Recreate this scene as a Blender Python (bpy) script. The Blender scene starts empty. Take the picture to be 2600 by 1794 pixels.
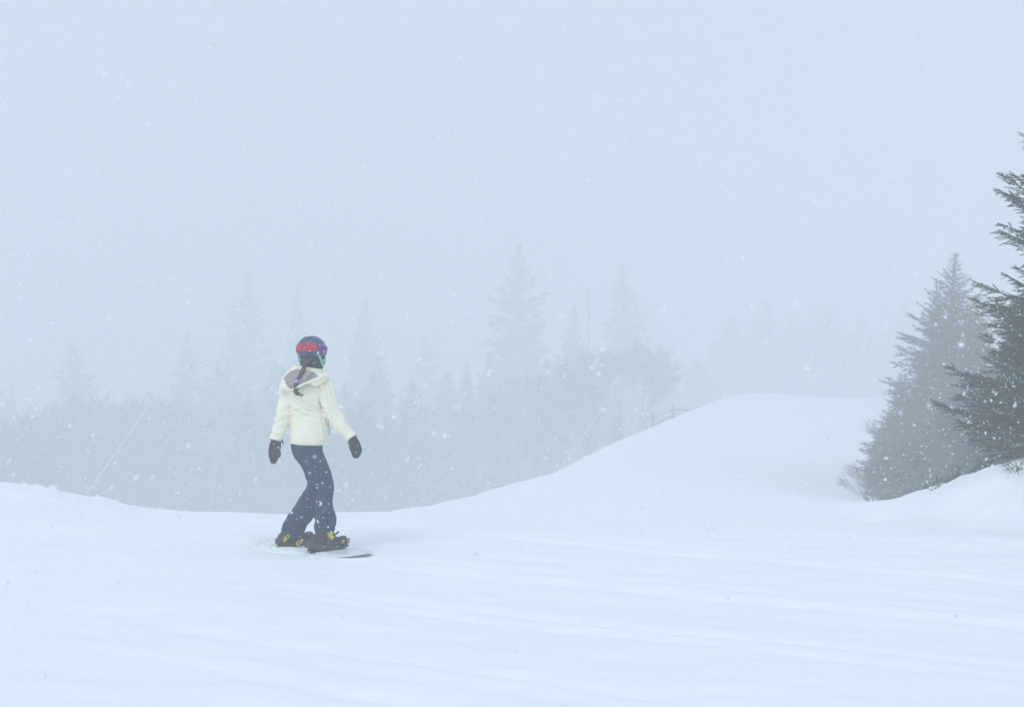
import bpy, bmesh, math, random
import numpy as np
from mathutils import Vector, Matrix
from mathutils.geometry import delaunay_2d_cdt

random.seed(7)
rng = np.random.default_rng(7)
sc = bpy.context.scene
C = sc.collection
PI = math.pi

# ------------------------------------------------------------------ camera
CAMZ = 1.465
cam_d = bpy.data.cameras.new('camera')
cam = bpy.data.objects.new('camera', cam_d)
C.objects.link(cam)
cam.location = (0, 0, CAMZ)
cam.rotation_euler = (math.radians(90), 0, 0)
cam_d.sensor_width = 36
cam_d.lens = 55.385
cam_d.clip_start = 0.05
cam_d.clip_end = 3000
cam_d.dof.use_dof = True
cam_d.dof.focus_distance = 12.0
cam_d.dof.aperture_fstop = 6.3
sc.camera = cam

# ------------------------------------------------------------------ sky, sun, exposure
SUN_EL, SUN_AZ = math.radians(48), math.radians(215)     # azimuth clockwise from +Y : behind and left of the camera
world = bpy.data.worlds.new('World')
sc.world = world
world.use_nodes = True
nt = world.node_tree
nt.nodes.clear()
o_ = nt.nodes.new('ShaderNodeOutputWorld')
bg = nt.nodes.new('ShaderNodeBackground')
bg.inputs['Strength'].default_value = 0.1
sky = nt.nodes.new('ShaderNodeTexSky')
sky.sky_type = 'NISHITA'
sky.sun_disc = False
sky.sun_elevation = SUN_EL
sky.sun_rotation = SUN_AZ
mx = nt.nodes.new('ShaderNodeMix')
mx.data_type = 'RGBA'
mx.inputs[0].default_value = 0.93                         # thick even overcast over the clear sky
mx.inputs[7].default_value = (4.95, 6.0, 7.05, 1)
nt.links.new(sky.outputs[0], mx.inputs[6])
nt.links.new(mx.outputs[2], bg.inputs['Color'])
nt.links.new(bg.outputs[0], o_.inputs['Surface'])

sd = bpy.data.lights.new('sun', 'SUN')
sd.energy = 1.5
sd.angle = math.radians(25)
sd.color = (1.0, 0.97, 0.92)
sun = bpy.data.objects.new('sun', sd)
C.objects.link(sun)
sv = Vector((math.sin(SUN_AZ) * math.cos(SUN_EL), math.cos(SUN_AZ) * math.cos(SUN_EL), math.sin(SUN_EL)))
sun.rotation_euler = sv.to_track_quat('Z', 'Y').to_euler()
sun.location = (-10, -10, 20)

sc.view_settings.view_transform = 'Standard'
sc.view_settings.look = 'None'
sc.view_settings.gamma = 1
sc.view_settings.use_curve_mapping = False
sc.view_settings.exposure = 0.13
cy = sc.cycles
cy.max_bounces = 8
cy.diffuse_bounces = 4
cy.volume_bounces = 6
cy.use_denoising = True
cy.sample_clamp_indirect = 8

# ------------------------------------------------------------------ helpers
def mat(name, col, rough=0.8, spec=0.3, **kw):
    m = bpy.data.materials.new(name)
    m.use_nodes = True
    b = m.node_tree.nodes['Principled BSDF']
    b.inputs['Base Color'].default_value = (*col, 1)
    b.inputs['Roughness'].default_value = rough
    b.inputs['Specular IOR Level'].default_value = spec
    for k, v in kw.items():
        b.inputs[k.replace('_', ' ')].default_value = v
    return m

def mottle(m, col2, scale=8, detail=4, lo=.35, hi=.65, bump=0, bscale=None, stretch=(1, 1, 1)):
    """noise variation between the base colour and col2, with optional bump"""
    n = m.node_tree.nodes
    l = m.node_tree.links
    b = n['Principled BSDF']
    tc = n.new('ShaderNodeTexCoord')
    mp = n.new('ShaderNodeMapping')
    mp.inputs['Scale'].default_value = stretch
    l.new(tc.outputs['Object'], mp.inputs[0])
    nz = n.new('ShaderNodeTexNoise')
    nz.inputs['Scale'].default_value = scale
    nz.inputs['Detail'].default_value = detail
    l.new(mp.outputs[0], nz.inputs['Vector'])
    r = n.new('ShaderNodeValToRGB')
    r.color_ramp.elements[0].position = lo
    r.color_ramp.elements[1].position = hi
    r.color_ramp.elements[0].color = b.inputs['Base Color'].default_value
    r.color_ramp.elements[1].color = (*col2, 1)
    l.new(nz.outputs['Fac'], r.inputs[0])
    l.new(r.outputs[0], b.inputs['Base Color'])
    if bump:
        n2 = n.new('ShaderNodeTexNoise')
        n2.inputs['Scale'].default_value = bscale or scale
        n2.inputs['Detail'].default_value = 6
        l.new(mp.outputs[0], n2.inputs['Vector'])
        bp = n.new('ShaderNodeBump')
        bp.inputs['Strength'].default_value = 1
        bp.inputs['Distance'].default_value = bump
        l.new(n2.outputs['Fac'], bp.inputs['Height'])
        l.new(bp.outputs[0], b.inputs['Normal'])
    return m

def link(name, me, m=None, parent=None, smooth=True):
    o = bpy.data.objects.new(name, me)
    C.objects.link(o)
    if m is not None and not me.materials:
        me.materials.append(m)
    if parent is not None:
        o.parent = parent
        o.matrix_parent_inverse = Matrix.Translation(parent.location).inverted() if not parent.parent \
            else Matrix.Identity(4)
    if smooth:
        me.shade_smooth()
    return o

def tag(o, label=None, cat=None, group=None, kind=None):
    if label: o['label'] = label
    if cat: o['category'] = cat
    if group: o['group'] = group
    if kind: o['kind'] = kind
    return o

def thing(name, loc, label, cat, group=None):
    o = bpy.data.objects.new(name, None)
    C.objects.link(o)
    o.location = loc
    o.empty_display_size = .2
    return tag(o, label, cat, group)

def mesh_np(name, V, F):
    """V (n,3), F (m,k) numpy -> mesh"""
    V = np.asarray(V, dtype=np.float32)
    F = np.asarray(F, dtype=np.int32)
    me = bpy.data.meshes.new(name)
    me.vertices.add(len(V))
    me.vertices.foreach_set('co', V.ravel())
    k = F.shape[1]
    me.loops.add(F.size)
    me.loops.foreach_set('vertex_index', F.ravel())
    me.polygons.add(len(F))
    me.polygons.foreach_set('loop_start', np.arange(0, F.size, k, dtype=np.int32))
    me.polygons.foreach_set('loop_total', np.full(len(F), k, dtype=np.int32))
    me.update(calc_edges=True)
    me.validate()
    return me

def hash2(i, j, s):
    h = (i * 374761393 + j * 668265263 + s * 974634777) & 0xffffffff
    h = ((h ^ (h >> 13)) * 1274126177) & 0xffffffff
    return ((h ^ (h >> 16)) & 0xffff) / 65535.0

def vnoise(x, y, s=0):
    x = np.asarray(x, float); y = np.asarray(y, float)
    i = np.floor(x).astype(np.int64); j = np.floor(y).astype(np.int64)
    fx = x - i; fy = y - j
    fx = fx * fx * (3 - 2 * fx); fy = fy * fy * (3 - 2 * fy)
    a = hash2(i, j, s); b = hash2(i + 1, j, s); c = hash2(i, j + 1, s); d = hash2(i + 1, j + 1, s)
    return (a * (1 - fx) + b * fx) * (1 - fy) + (c * (1 - fx) + d * fx) * fy - .5

def fbm(x, y, s=0, o=3):
    r = 0; a = 1.0
    for k in range(o):
        r = r + a * vnoise(x * 2 ** k + 17.3 * k, y * 2 ** k - 9.1 * k, s + k)
        a *= .5
    return r

def sst(a, b, x):
    t = np.clip((x - a) / (b - a), 0, 1)
    return t * t * (3 - 2 * t)

def W(px, py, D):
    """a point of the photograph (2600 px wide) at distance D, in metres"""
    return Vector(((px - 1300) / 4000 * D, D, CAMZ - (py - 897) / 4000 * D))

# ------------------------------------------------------------------ terrain
EY = np.array([-200, 10, 13, 14.5, 16, 18, 22, 28, 42, 60, 75, 90, 120, 200, 400.])
EX = np.array([-400, -40, -14, -3.5, -1.85, -1.35, -.8, -.15, 2.3, 5.6, 9.6, 13.4, 17, 24, 42.])   # left edge of the piste
SZ = np.array([.3, -.02, -.0, -.03, -.15, -.335, -.60, -.96, -1.45, -1.46, -1.15, -.85, -2.6, -5., -9.])  # height along it
def terrain(x, y):
    x = np.asarray(x, float); y = np.asarray(y, float)
    s = np.interp(y, EY, SZ)
    # slope of the run on the right: a slight roll at 14 m, a gully near the trees
    gul = 1.12 * np.exp(-((x - 11.3) / 4.9) ** 2 - ((y - 37) / 13) ** 2)
    gul = gul + .16 * np.exp(-((y - 16.2) / 1.6) ** 2) * sst(-1.5, 1.5, x)
    s = s - gul
    s = s + .08 * np.exp(-((x - 15.5) / 5) ** 2 - ((y - 88) / 12) ** 2)
    # drop into the valley left of the edge
    e = np.interp(y, EY, EX)
    # crest on the left at about 15 m
    d_edge = e - x
    wdrop = .6 + np.clip(y - 14, 0, 60) * .05
    fall = np.clip(d_edge, 0, None)
    drop_side = np.where(fall > 0, (fall ** 2) / (fall + wdrop) * .75, 0)
    drop = np.where(y > 12, drop_side * sst(13.0, 15.5, y), 0)
    val = s - 13.5 * (1 - np.exp(-drop / 13.5))
    # left berm along the crest
    berm = (.05 * sst(-1.8, -3.2, x) + .36 * sst(-2.9, -4.9, x) + .25 * sst(-5.3, -9, x)) * sst(10.5, 15.2, y) * (1 - sst(15.6, 18.5, y))
    lump = np.clip(fbm(x * 4.3, y * 3.1, 5, 2) - .02, 0, 1) * .11 * sst(-3.2, -4.2, x) * sst(13.4, 14.3, y) * (1 - sst(15.2, 17, y))
    # bank on the right under the near spruce
    A = np.interp(x, [3.2, 3.6, 3.85, 4.16, 4.45, 4.95, 6, 8, 20], [0, .03, .07, .37, .55, .66, .80, 1.05, 2.0])
    yc = 15.0
    bank = A * sst(12.6, yc, y + .1 * vnoise(x * 1.3, y * .2, 9)) * (1 - sst(15.3, 19.5, y) * .85) * (1 - sst(18, 27, y))
    step = .05 * np.exp(-((y - 12.35 - .25 * np.sin(x * 1.1)) / .33) ** 2) * sst(2.3, 3.3, x)
    bank = bank * (1 + .12 * fbm(x * 1.6, y * 1.6, 31, 2))
    # soft relief everywhere
    near = np.clip(1.4 - np.abs(y - 9) / 60, .2, 1)
    rel = .05 * fbm(x * .35, y * .55, 3, 2) + .015 * fbm(x * .8 + y * .25, y * 2.3 - x * .4, 11, 3) * near
    nn = .55 * x + .83 * y; dd = .83 * x - .55 * y
    tm = sst(-2.2, .5, x + .25 * (12 - y)) * (1 - sst(13, 16, y))
    rel = rel + tm * (.026 * fbm(nn * 2.1, dd * .10, 61, 2) + .020 * vnoise(nn * 6.5, dd * .16, 71)) + (1 - sst(15, 25, y)) * .006 * fbm(x * .9, y * 3.0, 77, 2)
    for (c0, wd) in ((7.35, .055), (7.62, .055), (8.7, .08), (9.02, .05), (6.1, .07), (10.3, .06), (5.3, .05)):
        rel = rel - tm * .024 * np.exp(-((nn - c0 - .12 * np.sin(dd * .5 + c0)) / wd) ** 2)
    rel = rel + .16 * np.exp(-((y - 86) / 14) ** 2) * fbm(x * .16, y * .05, 83, 3)
    rel = rel - .2 * sst(14.5, 18.5, x) * np.exp(-((y - 92) / 14) ** 2)
    far = sst(25, 60, y) * .3 * fbm(x * .09, y * .07, 21, 2)
    far = far * (1 - .8 * np.exp(-((y - 88) / 16) ** 2))
    z = val + berm + lump + bank + step + rel + far
    # packed spot and shallow groove where the board runs
    g = np.exp(-((((x + 1.53) ** 2 + (y - 12.0) ** 2) / .95 ** 2) ** 1.6))
    z = z * (1 - g) + g * (-.034 + .030 * np.clip((x + 1.53) * .6 - (y - 12) * .8, -.8, .75))
    return z

def tz(x, y):
    return float(terrain(np.array([x]), np.array([y]))[0])

def spaced(lim, dense, n_dense, n_out):
    a = np.linspace(-dense, dense, n_dense)
    st = a[1] - a[0]
    k = np.arange(1, n_out + 1)
    r = (lim / dense) ** (1 / n_out)
    out = dense * r ** k
    return np.concatenate([-out[::-1], a, out])
gx = spaced(600, 8.0, 330, 110)
gy = np.concatenate([np.linspace(-90, 2.5, 30), np.linspace(2.5, 19, 330)[1:], 19 + (601 - 19) * (np.linspace(0, 1, 220)[1:] ** 2.4)])
X, Y = np.meshgrid(gx, gy)
Z = terrain(X, Y)
nx, ny = len(gx), len(gy)
idx = np.arange(nx * ny).reshape(ny, nx)
F = np.stack([idx[:-1, :-1], idx[:-1, 1:], idx[1:, 1:], idx[1:, :-1]], -1).reshape(-1, 4)
snow_m = mat('snow', (.86, .895, .94), .65, .25)
n = snow_m.node_tree.nodes; l = snow_m.node_tree.links
tc = n.new('ShaderNodeTexCoord')
mp = n.new('ShaderNodeMapping'); mp.inputs['Scale'].default_value = (.5, 1.8, 1); mp.inputs['Rotation'].default_value = (0, 0, .42)
l.new(tc.outputs['Object'], mp.inputs[0])
n1 = n.new('ShaderNodeTexNoise'); n1.inputs['Scale'].default_value = 1.6; n1.inputs['Detail'].default_value = 7; n1.inputs['Roughness'].default_value = .6
l.new(mp.outputs[0], n1.inputs['Vector'])
n2 = n.new('ShaderNodeTexNoise'); n2.inputs['Scale'].default_value = 45; n2.inputs['Detail'].default_value = 4
l.new(tc.outputs['Object'], n2.inputs['Vector'])
ma = n.new('ShaderNodeMath'); ma.operation = 'MULTIPLY_ADD'; ma.inputs[1].default_value = .06
l.new(n2.outputs['Fac'], ma.inputs[0]); l.new(n1.outputs['Fac'], ma.inputs[2])
bp = n.new('ShaderNodeBump'); bp.inputs['Distance'].default_value = .045; bp.inputs['Strength'].default_value = .8
l.new(ma.outputs[0], bp.inputs['Height']); l.new(bp.outputs[0], n['Principled BSDF'].inputs['Normal'])
rr = n.new('ShaderNodeValToRGB')
rr.color_ramp.elements[0].position = .3; rr.color_ramp.elements[0].color = (.85, .892, .94, 1)
rr.color_ramp.elements[1].position = .75; rr.color_ramp.elements[1].color = (.915, .94, .96, 1)
l.new(n1.outputs['Fac'], rr.inputs[0]); l.new(rr.outputs[0], n['Principled BSDF'].inputs['Base Color'])
tag(link('snow_ground', mesh_np('snow_ground', np.stack([X, Y, Z], -1).reshape(-1, 3), F), snow_m), kind='structure')

# ------------------------------------------------------------------ haze : cold misty air of the snowfall
bm = bmesh.new()
bmesh.ops.create_cube(bm, size=1)
for v in bm.verts:
    v.co = Vector((v.co.x * 1260, 255 + v.co.y * 720, 10.5 + v.co.z * 45))
hm = bpy.data.meshes.new('haze'); bm.to_mesh(hm); bm.free()
haze_m = bpy.data.materials.new('haze'); haze_m.use_nodes = True
hn = haze_m.node_tree; hn.nodes.clear()
ho = hn.nodes.new('ShaderNodeOutputMaterial'); hv = hn.nodes.new('ShaderNodeVolumePrincipled')
hv.inputs['Color'].default_value = (.953, .974, .988, 1)
hv.inputs['Density'].default_value = .0165
hv.inputs['Anisotropy'].default_value = .2
hn.links.new(hv.outputs[0], ho.inputs['Volume'])
hz = link('haze', hm, haze_m, smooth=False)
tag(hz, kind='stuff')
hz['label'] = 'pale blue snowy mist filling the whole slope and valley'

# ------------------------------------------------------------------ plants
def foliage_mat(name, a, b, c=None):
    m = mat(name, a, .75, .2)
    n = m.node_tree.nodes; l = m.node_tree.links
    g = n.new('ShaderNodeNewGeometry')
    r = n.new('ShaderNodeValToRGB')
    r.color_ramp.elements[0].color = (*a, 1); r.color_ramp.elements[1].color = (*b, 1)
    if c:
        e = r.color_ramp.elements.new(.86); e.color = (*b, 1)
        r.color_ramp.elements[-1].color = (*c, 1); r.color_ramp.elements[1].position = .86
        r.color_ramp.elements[2].position = .93
    l.new(g.outputs['Random Per Island'], r.inputs[0])
    l.new(r.outputs[0], n['Principled BSDF'].inputs['Base Color'])
    return m
needle_near = foliage_mat('spruce_needles', (.018, .034, .014), (.055, .084, .030), (.16, .10, .05))
needle_far = foliage_mat('far_needles', (.022, .034, .022), (.055, .068, .042), (.10, .08, .06))
bark = mottle(mat('bark', (.075, .058, .045), .9), (.15, .125, .105), 14, bump=.01)
twig_m = mottle(mat('twig_bark', (.085, .06, .05), .85), (.16, .12, .10), 20)
birch_m = mottle(mat('pale_bark', (.62, .6, .56), .8), (.4, .38, .36), 5)
grey_wood = mottle(mat('weathered_wood', (.11, .095, .085), .9), (.2, .18, .165), 9, stretch=(1, 1, 5))

def sticks(segs, sides=4):
    """segs: list of (p0, p1, r0, r1) -> V, F of tapered prisms"""
    P0 = np.array([s[0] for s in segs], float); P1 = np.array([s[1] for s in segs], float)
    R0 = np.array([s[2] for s in segs], float); R1 = np.array([s[3] for s in segs], float)
    d = P1 - P0; d /= np.linalg.norm(d, axis=1)[:, None] + 1e-9
    ref = np.where(np.abs(d[:, 2:3]) > .9, np.array([[1., 0, 0]]), np.array([[0, 0, 1.]]))
    u = np.cross(d, ref); u /= np.linalg.norm(u, axis=1)[:, None] + 1e-9
    v = np.cross(d, u)
    V = []
    for k in range(sides):
        a = 2 * PI * k / sides
        o = u * math.cos(a) + v * math.sin(a)
        V.append(P0 + o * R0[:, None])
    for k in range(sides):
        a = 2 * PI * k / sides
        o = u * math.cos(a) + v * math.sin(a)
        V.append(P1 + o * R1[:, None])
    V = np.stack(V, 1).reshape(-1, 3)
    N = len(segs); base = np.arange(N)[:, None] * (2 * sides)
    F = []
    for k in range(sides):
        k2 = (k + 1) % sides
        F.append(np.concatenate([base + k, base + k2, base + sides + k2, base + sides + k], 1))
    return V, np.concatenate(F)

def needles(sh, K, nl, nw, ang=52, r=None, lref=0):
    """sh: (n,7) pos dir len -> needle triangles"""
    r = r or rng
    n_ = len(sh)
    pos = np.repeat(sh[:, :3], K, 0); d = np.repeat(sh[:, 3:6], K, 0); L = np.repeat(sh[:, 6], K)
    u_ = (np.tile(np.arange(K), n_) + r.random(n_ * K)) / K
    ref = np.where(np.abs(d[:, 2:3]) > .9, np.array([[1., 0, 0]]), np.array([[0, 0, 1.]]))
    a = np.cross(d, ref); a /= np.linalg.norm(a, axis=1)[:, None] + 1e-9
    b = np.cross(a, d)
    ph = r.random(n_ * K) * 2 * PI
    # needles comb sideways and upward
    rad = a * np.cos(ph)[:, None] + b * (np.abs(np.sin(ph)) * .9 - .25)[:, None]
    rad /= np.linalg.norm(rad, axis=1)[:, None] + 1e-9
    an = np.radians(ang + r.normal(0, 9, n_ * K)) * (1 - .45 * u_)
    nd = d * np.cos(an)[:, None] + rad * np.sin(an)[:, None]
    base = pos + d * (L * u_)[:, None]
    side = np.cross(nd, r.normal(0, 1, (n_ * K, 3))); side /= np.linalg.norm(side, axis=1)[:, None] + 1e-9
    ln = nl * (.75 + .5 * r.random(n_ * K)) * (1 - .3 * u_)
    if lref: ln = ln * np.clip(L / lref, .12, 1.1); nw = nw * np.clip(L / lref, .3, 1)[:, None]
    V = np.stack([base - side * nw / 2, base + side * nw / 2, base + nd * ln[:, None]], 1).reshape(-1, 3)
    return V, np.arange(len(V)).reshape(-1, 3)

def spruce(H, R, nb, side_step, shoot, K, nl, nw, seed, prof=.85, low=.04, gap=0., ragged=.25, up=.35, irr=0.):
    """returns (trunk V,F), (branches V,F), (crown V,F) of one spruce standing at the origin"""
    r = np.random.default_rng(seed)
    rd = random.Random(seed)
    trunk = []
    lean = (rd.uniform(-.01, .01), rd.uniform(-.01, .01))
    tp = lambda h: np.array([lean[0] * h + .012 * H * math.sin(h / H * 5 + seed), lean[1] * h, h])
    r0 = H * .014 + .02
    ks = np.linspace(-.04, 1, 15)
    for a, b in zip(ks[:-1], ks[1:]):
        trunk.append((tp(a * H), tp(b * H), r0 * (1 - a) ** .9 + .004, r0 * max(0, 1 - b) ** .9 + .004))
    wood, shoots = [], []
    fat = [(rd.uniform(0, 6.28), rd.uniform(.5, 1.0)) for _ in range(3)]
    for i in range(nb):
        t = low + (1 - low) * ((i + rd.random()) / nb) ** (.95)
        if t > .985: t = .985
        if gap and rd.random() < gap: continue
        h = t * H
        az = i * 2.39996 + rd.uniform(-.5, .5)
        lob = 1 + irr * math.sin(az * 2 + t * 9 + seed) + irr * .7 * math.sin(t * 31 + seed)
        L = R * ((1 - t) ** prof * (1 - .35 * max(0, .12 - t) / .12) + .004) * rd.uniform(1 - ragged, 1 + ragged * .6) * lob
        L = max(L, .025 * R)
        el0 = math.radians(-12 + 62 * t ** 1.4 + rd.uniform(-9, 9))
        sag = rd.uniform(.08, .2) * (1 - t)
        hd = np.array([math.cos(az), math.sin(az), 0])
        side = np.array([-math.sin(az), math.cos(az), 0])
        bend = rd.uniform(-.15, .15)
        def bp_(s):
            return tp(h) + hd * L * s * math.cos(el0) + side * bend * L * s * s + np.array([0, 0, L * (math.sin(el0) * s - sag * s + (sag + up * .5 * (1 - t)) * s * s)])
        ns = max(3, int(L / (shoot * 2.2)))
        pts = [bp_(k / ns) for k in range(ns + 1)]
        br = .004 + L * .007
        for k in range(ns):
            wood.append((pts[k], pts[k + 1], br * (1 - k / ns) + .0022, br * (1 - (k + 1) / ns) + .0018))
        s = .12
        sgn = 1
        while s < 1.0:
            p = bp_(s); q = bp_(min(1.02, s + .05)); d = q - p; d /= np.linalg.norm(d) + 1e-9
            env = (L * .5 * (1 - s) ** .7 * min(1, .35 + s * 1.8) + shoot * .7) * rd.uniform(.6, 1.2)
            for sg in ((1, -1) if rd.random() < .9 else (sgn,)):
                a = math.radians(rd.uniform(42, 68))
                sd_ = side * sg + np.array([0, 0, rd.uniform(-.75, .3)])
                dd = d * math.cos(a) + sd_ * math.sin(a); dd /= np.linalg.norm(dd)
                m_ = max(1, int(round(env / shoot)))
                cur = p.copy(); dv = dd.copy()
                for j in range(m_):
                    sl = shoot * rd.uniform(.85, 1.2)
                    shoots.append((*cur, *dv, sl))
                    if env > shoot * 1.6 and (j < m_ - 1) and rd.random() < .75:
                        b2 = dv * .72 + d * .5 * rd.uniform(-.2, 1.2) + np.array([rd.uniform(-.4, .4), rd.uniform(-.4, .4), rd.uniform(-.35, .2)])
                        b2 /= np.linalg.norm(b2)
                        shoots.append((*(cur + dv * sl * .4), *b2, sl * .85))
                    nxt = cur + dv * sl * .9
                    wood.append((cur, nxt, .0022 + .0006 * (m_ - j), .002))
                    cur = nxt
                    dv = dv + d * .12 + np.array([rd.uniform(-.1, .1), rd.uniform(-.1, .1), rd.uniform(-.1, .12)])
                    dv /= np.linalg.norm(dv)
            sgn = -sgn
            s += side_step / max(L, .15) * rd.uniform(.8, 1.25)
        p = bp_(.93); d = bp_(1.0) - p; d /= np.linalg.norm(d) + 1e-9
        shoots.append((*p, *d, shoot * 1.2))
        nb2 = int(L * .9 / shoot)
        for j in range(nb2):
            s = .1 + .9 * j / max(1, nb2); p = bp_(s); d = bp_(s + .04) - p; d /= np.linalg.norm(d) + 1e-9
            shoots.append((*p, *d, shoot))
    for j in range(int(H * .12 / shoot) + 2):
        shoots.append((*tp(H * .88 + H * .12 * j / (int(H * .12 / shoot) + 2)), 0, 0, 1, shoot * 1.2))
    sh = np.array(shoots)
    hh = sh[:, 2] / H
    sh[:, 6] *= np.interp(hh, [0, .72, .9, 1.0], [1, 1, .55, .22])
    return sticks(trunk, 10), sticks(wood, 3), needles(sh, K, nl, nw, r=r, lref=shoot), len(shoots)

def to_mesh3(name, parts):
    return [mesh_np(name + s, *p) for s, p in zip(('_trunk', '_branches', '_crown'), parts)]

def plant(name, meshes, loc, scale, rot, label, cat, group, ndl, parts=('trunk', 'branches', 'crown'), mats=None):
    t = thing(name, loc, label, cat, group)
    t.scale = scale
    t.rotation_euler = (.035 * math.sin(rot * 7 + loc[0]), .035 * math.cos(rot * 5 + loc[0]), rot)
    ms = mats or (bark, bark, ndl)
    for me, nm, m in zip(meshes, parts, ms):
        o = bpy.data.objects.new(nm, me)
        C.objects.link(o)
        if not me.materials: me.materials.append(m)
        o.parent = t
        if nm == 'branches': o['kind'] = 'stuff'
    return t

# near spruce at the right edge
tr = spruce(3.78, 1.5, 290, .033, .05, 28, .019, .0050, 4, prof=.62, low=.01, ragged=.2, up=.5, irr=.12)
print('near shoots', tr[3])
near_me = to_mesh3('near_spruce', tr)
bx, by = 5.64, 15.2
plant('spruce_tree', near_me, (bx, by, tz(bx, by) - .05), (1, 1, 1), 1.0,
      'dark green spruce nearest the camera, cut off by the right edge, on the bank', 'tree', 'spruces beside the piste on the right', needle_near)

# group of hazier spruces just behind it
mid = []
for k, sd_ in enumerate((21, 22, 23)):
    tr = spruce(6.5, 2.1, 260, .12, .14, 9, .07, .026, sd_, prof=(.85, .9, .8)[k], low=.01, ragged=.3, up=.45, irr=.1)
    mid.append(to_mesh3('mid_spruce%d' % k, tr))
mids = [  # px, top py, D, half width px, mesh, label
    (2405, 640, 43, 195, 0, 'tall slender pointed spruce in mist, left of the near dark spruce'),
    (2384, 705, 44, 75, 1, 'thin second spire directly left of the tall pointed misty spruce'),
    (2468, 745, 39, 180, 2, 'misty spruce half hidden between the pointed spruce and the near dark spruce'),
    (2288, 945, 41, 100, 1, 'low bushy misty spruce at the left end of the right hand clump'),
    (2350, 880, 39, 135, 2, 'bushy misty spruce in front of the pointed one, above the snow bank'),
    (2560, 800, 30, 200, 0, 'misty spruce behind the near dark spruce at the right edge'),
    (2420, 1000, 30, 190, 2, 'low broad spruce rising just behind the crest of the snow bank'),
    (2248, 1070, 40, 66, 0, 'smallest spruce at the foot of the right hand clump beside bare twigs'),
    (2520, 1010, 24, 150, 1, 'low spruce behind the bank under the near dark spruce'),
    (2338, 1090, 33, 95, 1, 'small dark spruce at the foot of the clump, just left of the bank'),
]
for k, (px, py, D, hw, mi, lab) in enumerate(mids):
    D += 2.5
    p = W(px, py, D)
    zb = tz(p.x, D) - .1
    hgt = p.z - zb
    sxy = (hw / 4000 * D) / 2.1 * 1.15
    plant('spruce_tree', mid[mi], (p.x, D, zb), (sxy, sxy, hgt / 6.5), k * 1.7, lab, 'tree', 'spruces beside the piste on the right', needle_far)

# far forest : meshes shared between the trees
farm = []
for k in range(7):
    pr = (1.0, .85, 1.1, .8, .95, 1.05, .85)[k]
    tr = spruce(18, 3.6, 170, .6, .5, 6, .5, .24, 60 + k, prof=pr, low=.02, ragged=.34, up=.35, irr=(.14, .22, .1, .2, .26, .12, .18)[k], gap=(.05, .16, .04, .2, .1, .08, .25)[k])
    farm.append(to_mesh3('far_spruce%d' % k, tr))

def bare(seed, H=9, levels=4, spread=.55, r0=.1, kids=4):
    rd = random.Random(seed)
    segs = []
    def grow(p, d, L, r, lv):
        n_ = 3
        for k in range(n_):
            q = p + d * (L / n_)
            segs.append((np.array(p), np.array(q), r * (1 - .25 * k / n_), r * (1 - .25 * (k + 1) / n_)))
            p = q
            d = (d + Vector((rd.uniform(-.12, .12), rd.uniform(-.12, .12), rd.uniform(-.02, .12)))).normalized()
            if lv > 0 and (k > 0 or lv < levels):
                for _ in range(kids if k == n_ - 1 else max(1, kids - 2)):
                    a = rd.uniform(0, 2 * PI)
                    e = (d + Vector((math.cos(a), math.sin(a), rd.uniform(-.1, .5))) * spread).normalized()
                    grow(p, e, L * rd.uniform(.5, .72), r * .5, lv - 1)
    grow(Vector((0, 0, -.1)), Vector((rd.uniform(-.08, .08), rd.uniform(-.08, .08), 1)).normalized(), H * .42, r0, levels)
    return segs
barem = []
for k in range(4):
    s = bare(80 + k, 8, 4, .6, .09, 4)
    trunk_s, br_s = s[:3], s[3:]
    barem.append([mesh_np('bare_trunk%d' % k, *sticks(trunk_s, 7)), mesh_np('bare_branches%d' % k, *sticks([(a, b, max(c, .011), max(d, .009)) for a, b, c, d in br_s], 3))])
print('bare segs', len(s))

FG = 'hazy conifers across the valley'
hero = [  # px, top py, D, half width px at base, mesh, label
    (200, 848, 108, 130, 0, 'faint pointed spruce rising highest at the far left of the misty valley'),
    (-15, 935, 104, 95, 1, 'grey spruce cut off by the left edge of the picture, above the snow berm'),
    (45, 975, 112, 80, 2, 'small faint spruce between the left edge and the pointed far left spruce'),
    (443, 890, 116, 75, 3, 'short misty spruce just left of the narrow leaning pale trunk top'),
    (495, 838, 112, 85, 4, 'slim faint conifer with a blunt top right of the leaning pale trunk'),
    (608, 690, 124, 150, 5, 'tallest faint spruce left of the snowboarder'),
    (737, 705, 132, 60, 6, 'thin ghostly conifer spire directly above the snowboarder helmet'),
    (915, 757, 128, 105, 0, 'faint broad spruce right of the snowboarder head'),
    (1085, 845, 130, 105, 3, 'very faint low spruce midway between snowboarder and tallest central spruce'),
    (1292, 618, 108, 150, 1, 'tallest and broadest misty spruce at the centre of the picture'),
    (1447, 765, 106, 85, 2, 'pointed misty spruce right of the tallest central spruce, left of the dead snag'),
    (1580, 665, 114, 120, 5, 'tall faint spruce at the right end of the central group, right of the dead snag'),
    (1350, 830, 104, 110, 4, 'shoulder high misty spruce against the right flank of the tallest central spruce'),
    (1625, 880, 108, 75, 0, 'low misty spruce above the wooden fence at the edge of the piste'),
]
k0 = 0
for (px, py, D, hw, mi, lab) in hero:
    D *= 1.42
    p = W(px, py, D); zb = tz(p.x, D) - .3
    sxy = (hw / 4000 * D) / 3.6 * 1.05
    plant('spruce_tree', farm[mi], (p.x, D, zb), (sxy, sxy, (p.z - zb) / 18), mi * 1.3 + px, lab, 'tree', FG, needle_far)
far_r = [
    (1760, 905, 190, 90), (1850, 800, 215, 110), (1935, 760, 225, 120), (2010, 785, 220, 110), (2095, 745, 228, 120), (2180, 800, 225, 110), (1700, 930, 170, 70),
    (2290, 770, 230, 120), (2420, 740, 235, 130), (2560, 760, 225, 130)]
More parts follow.
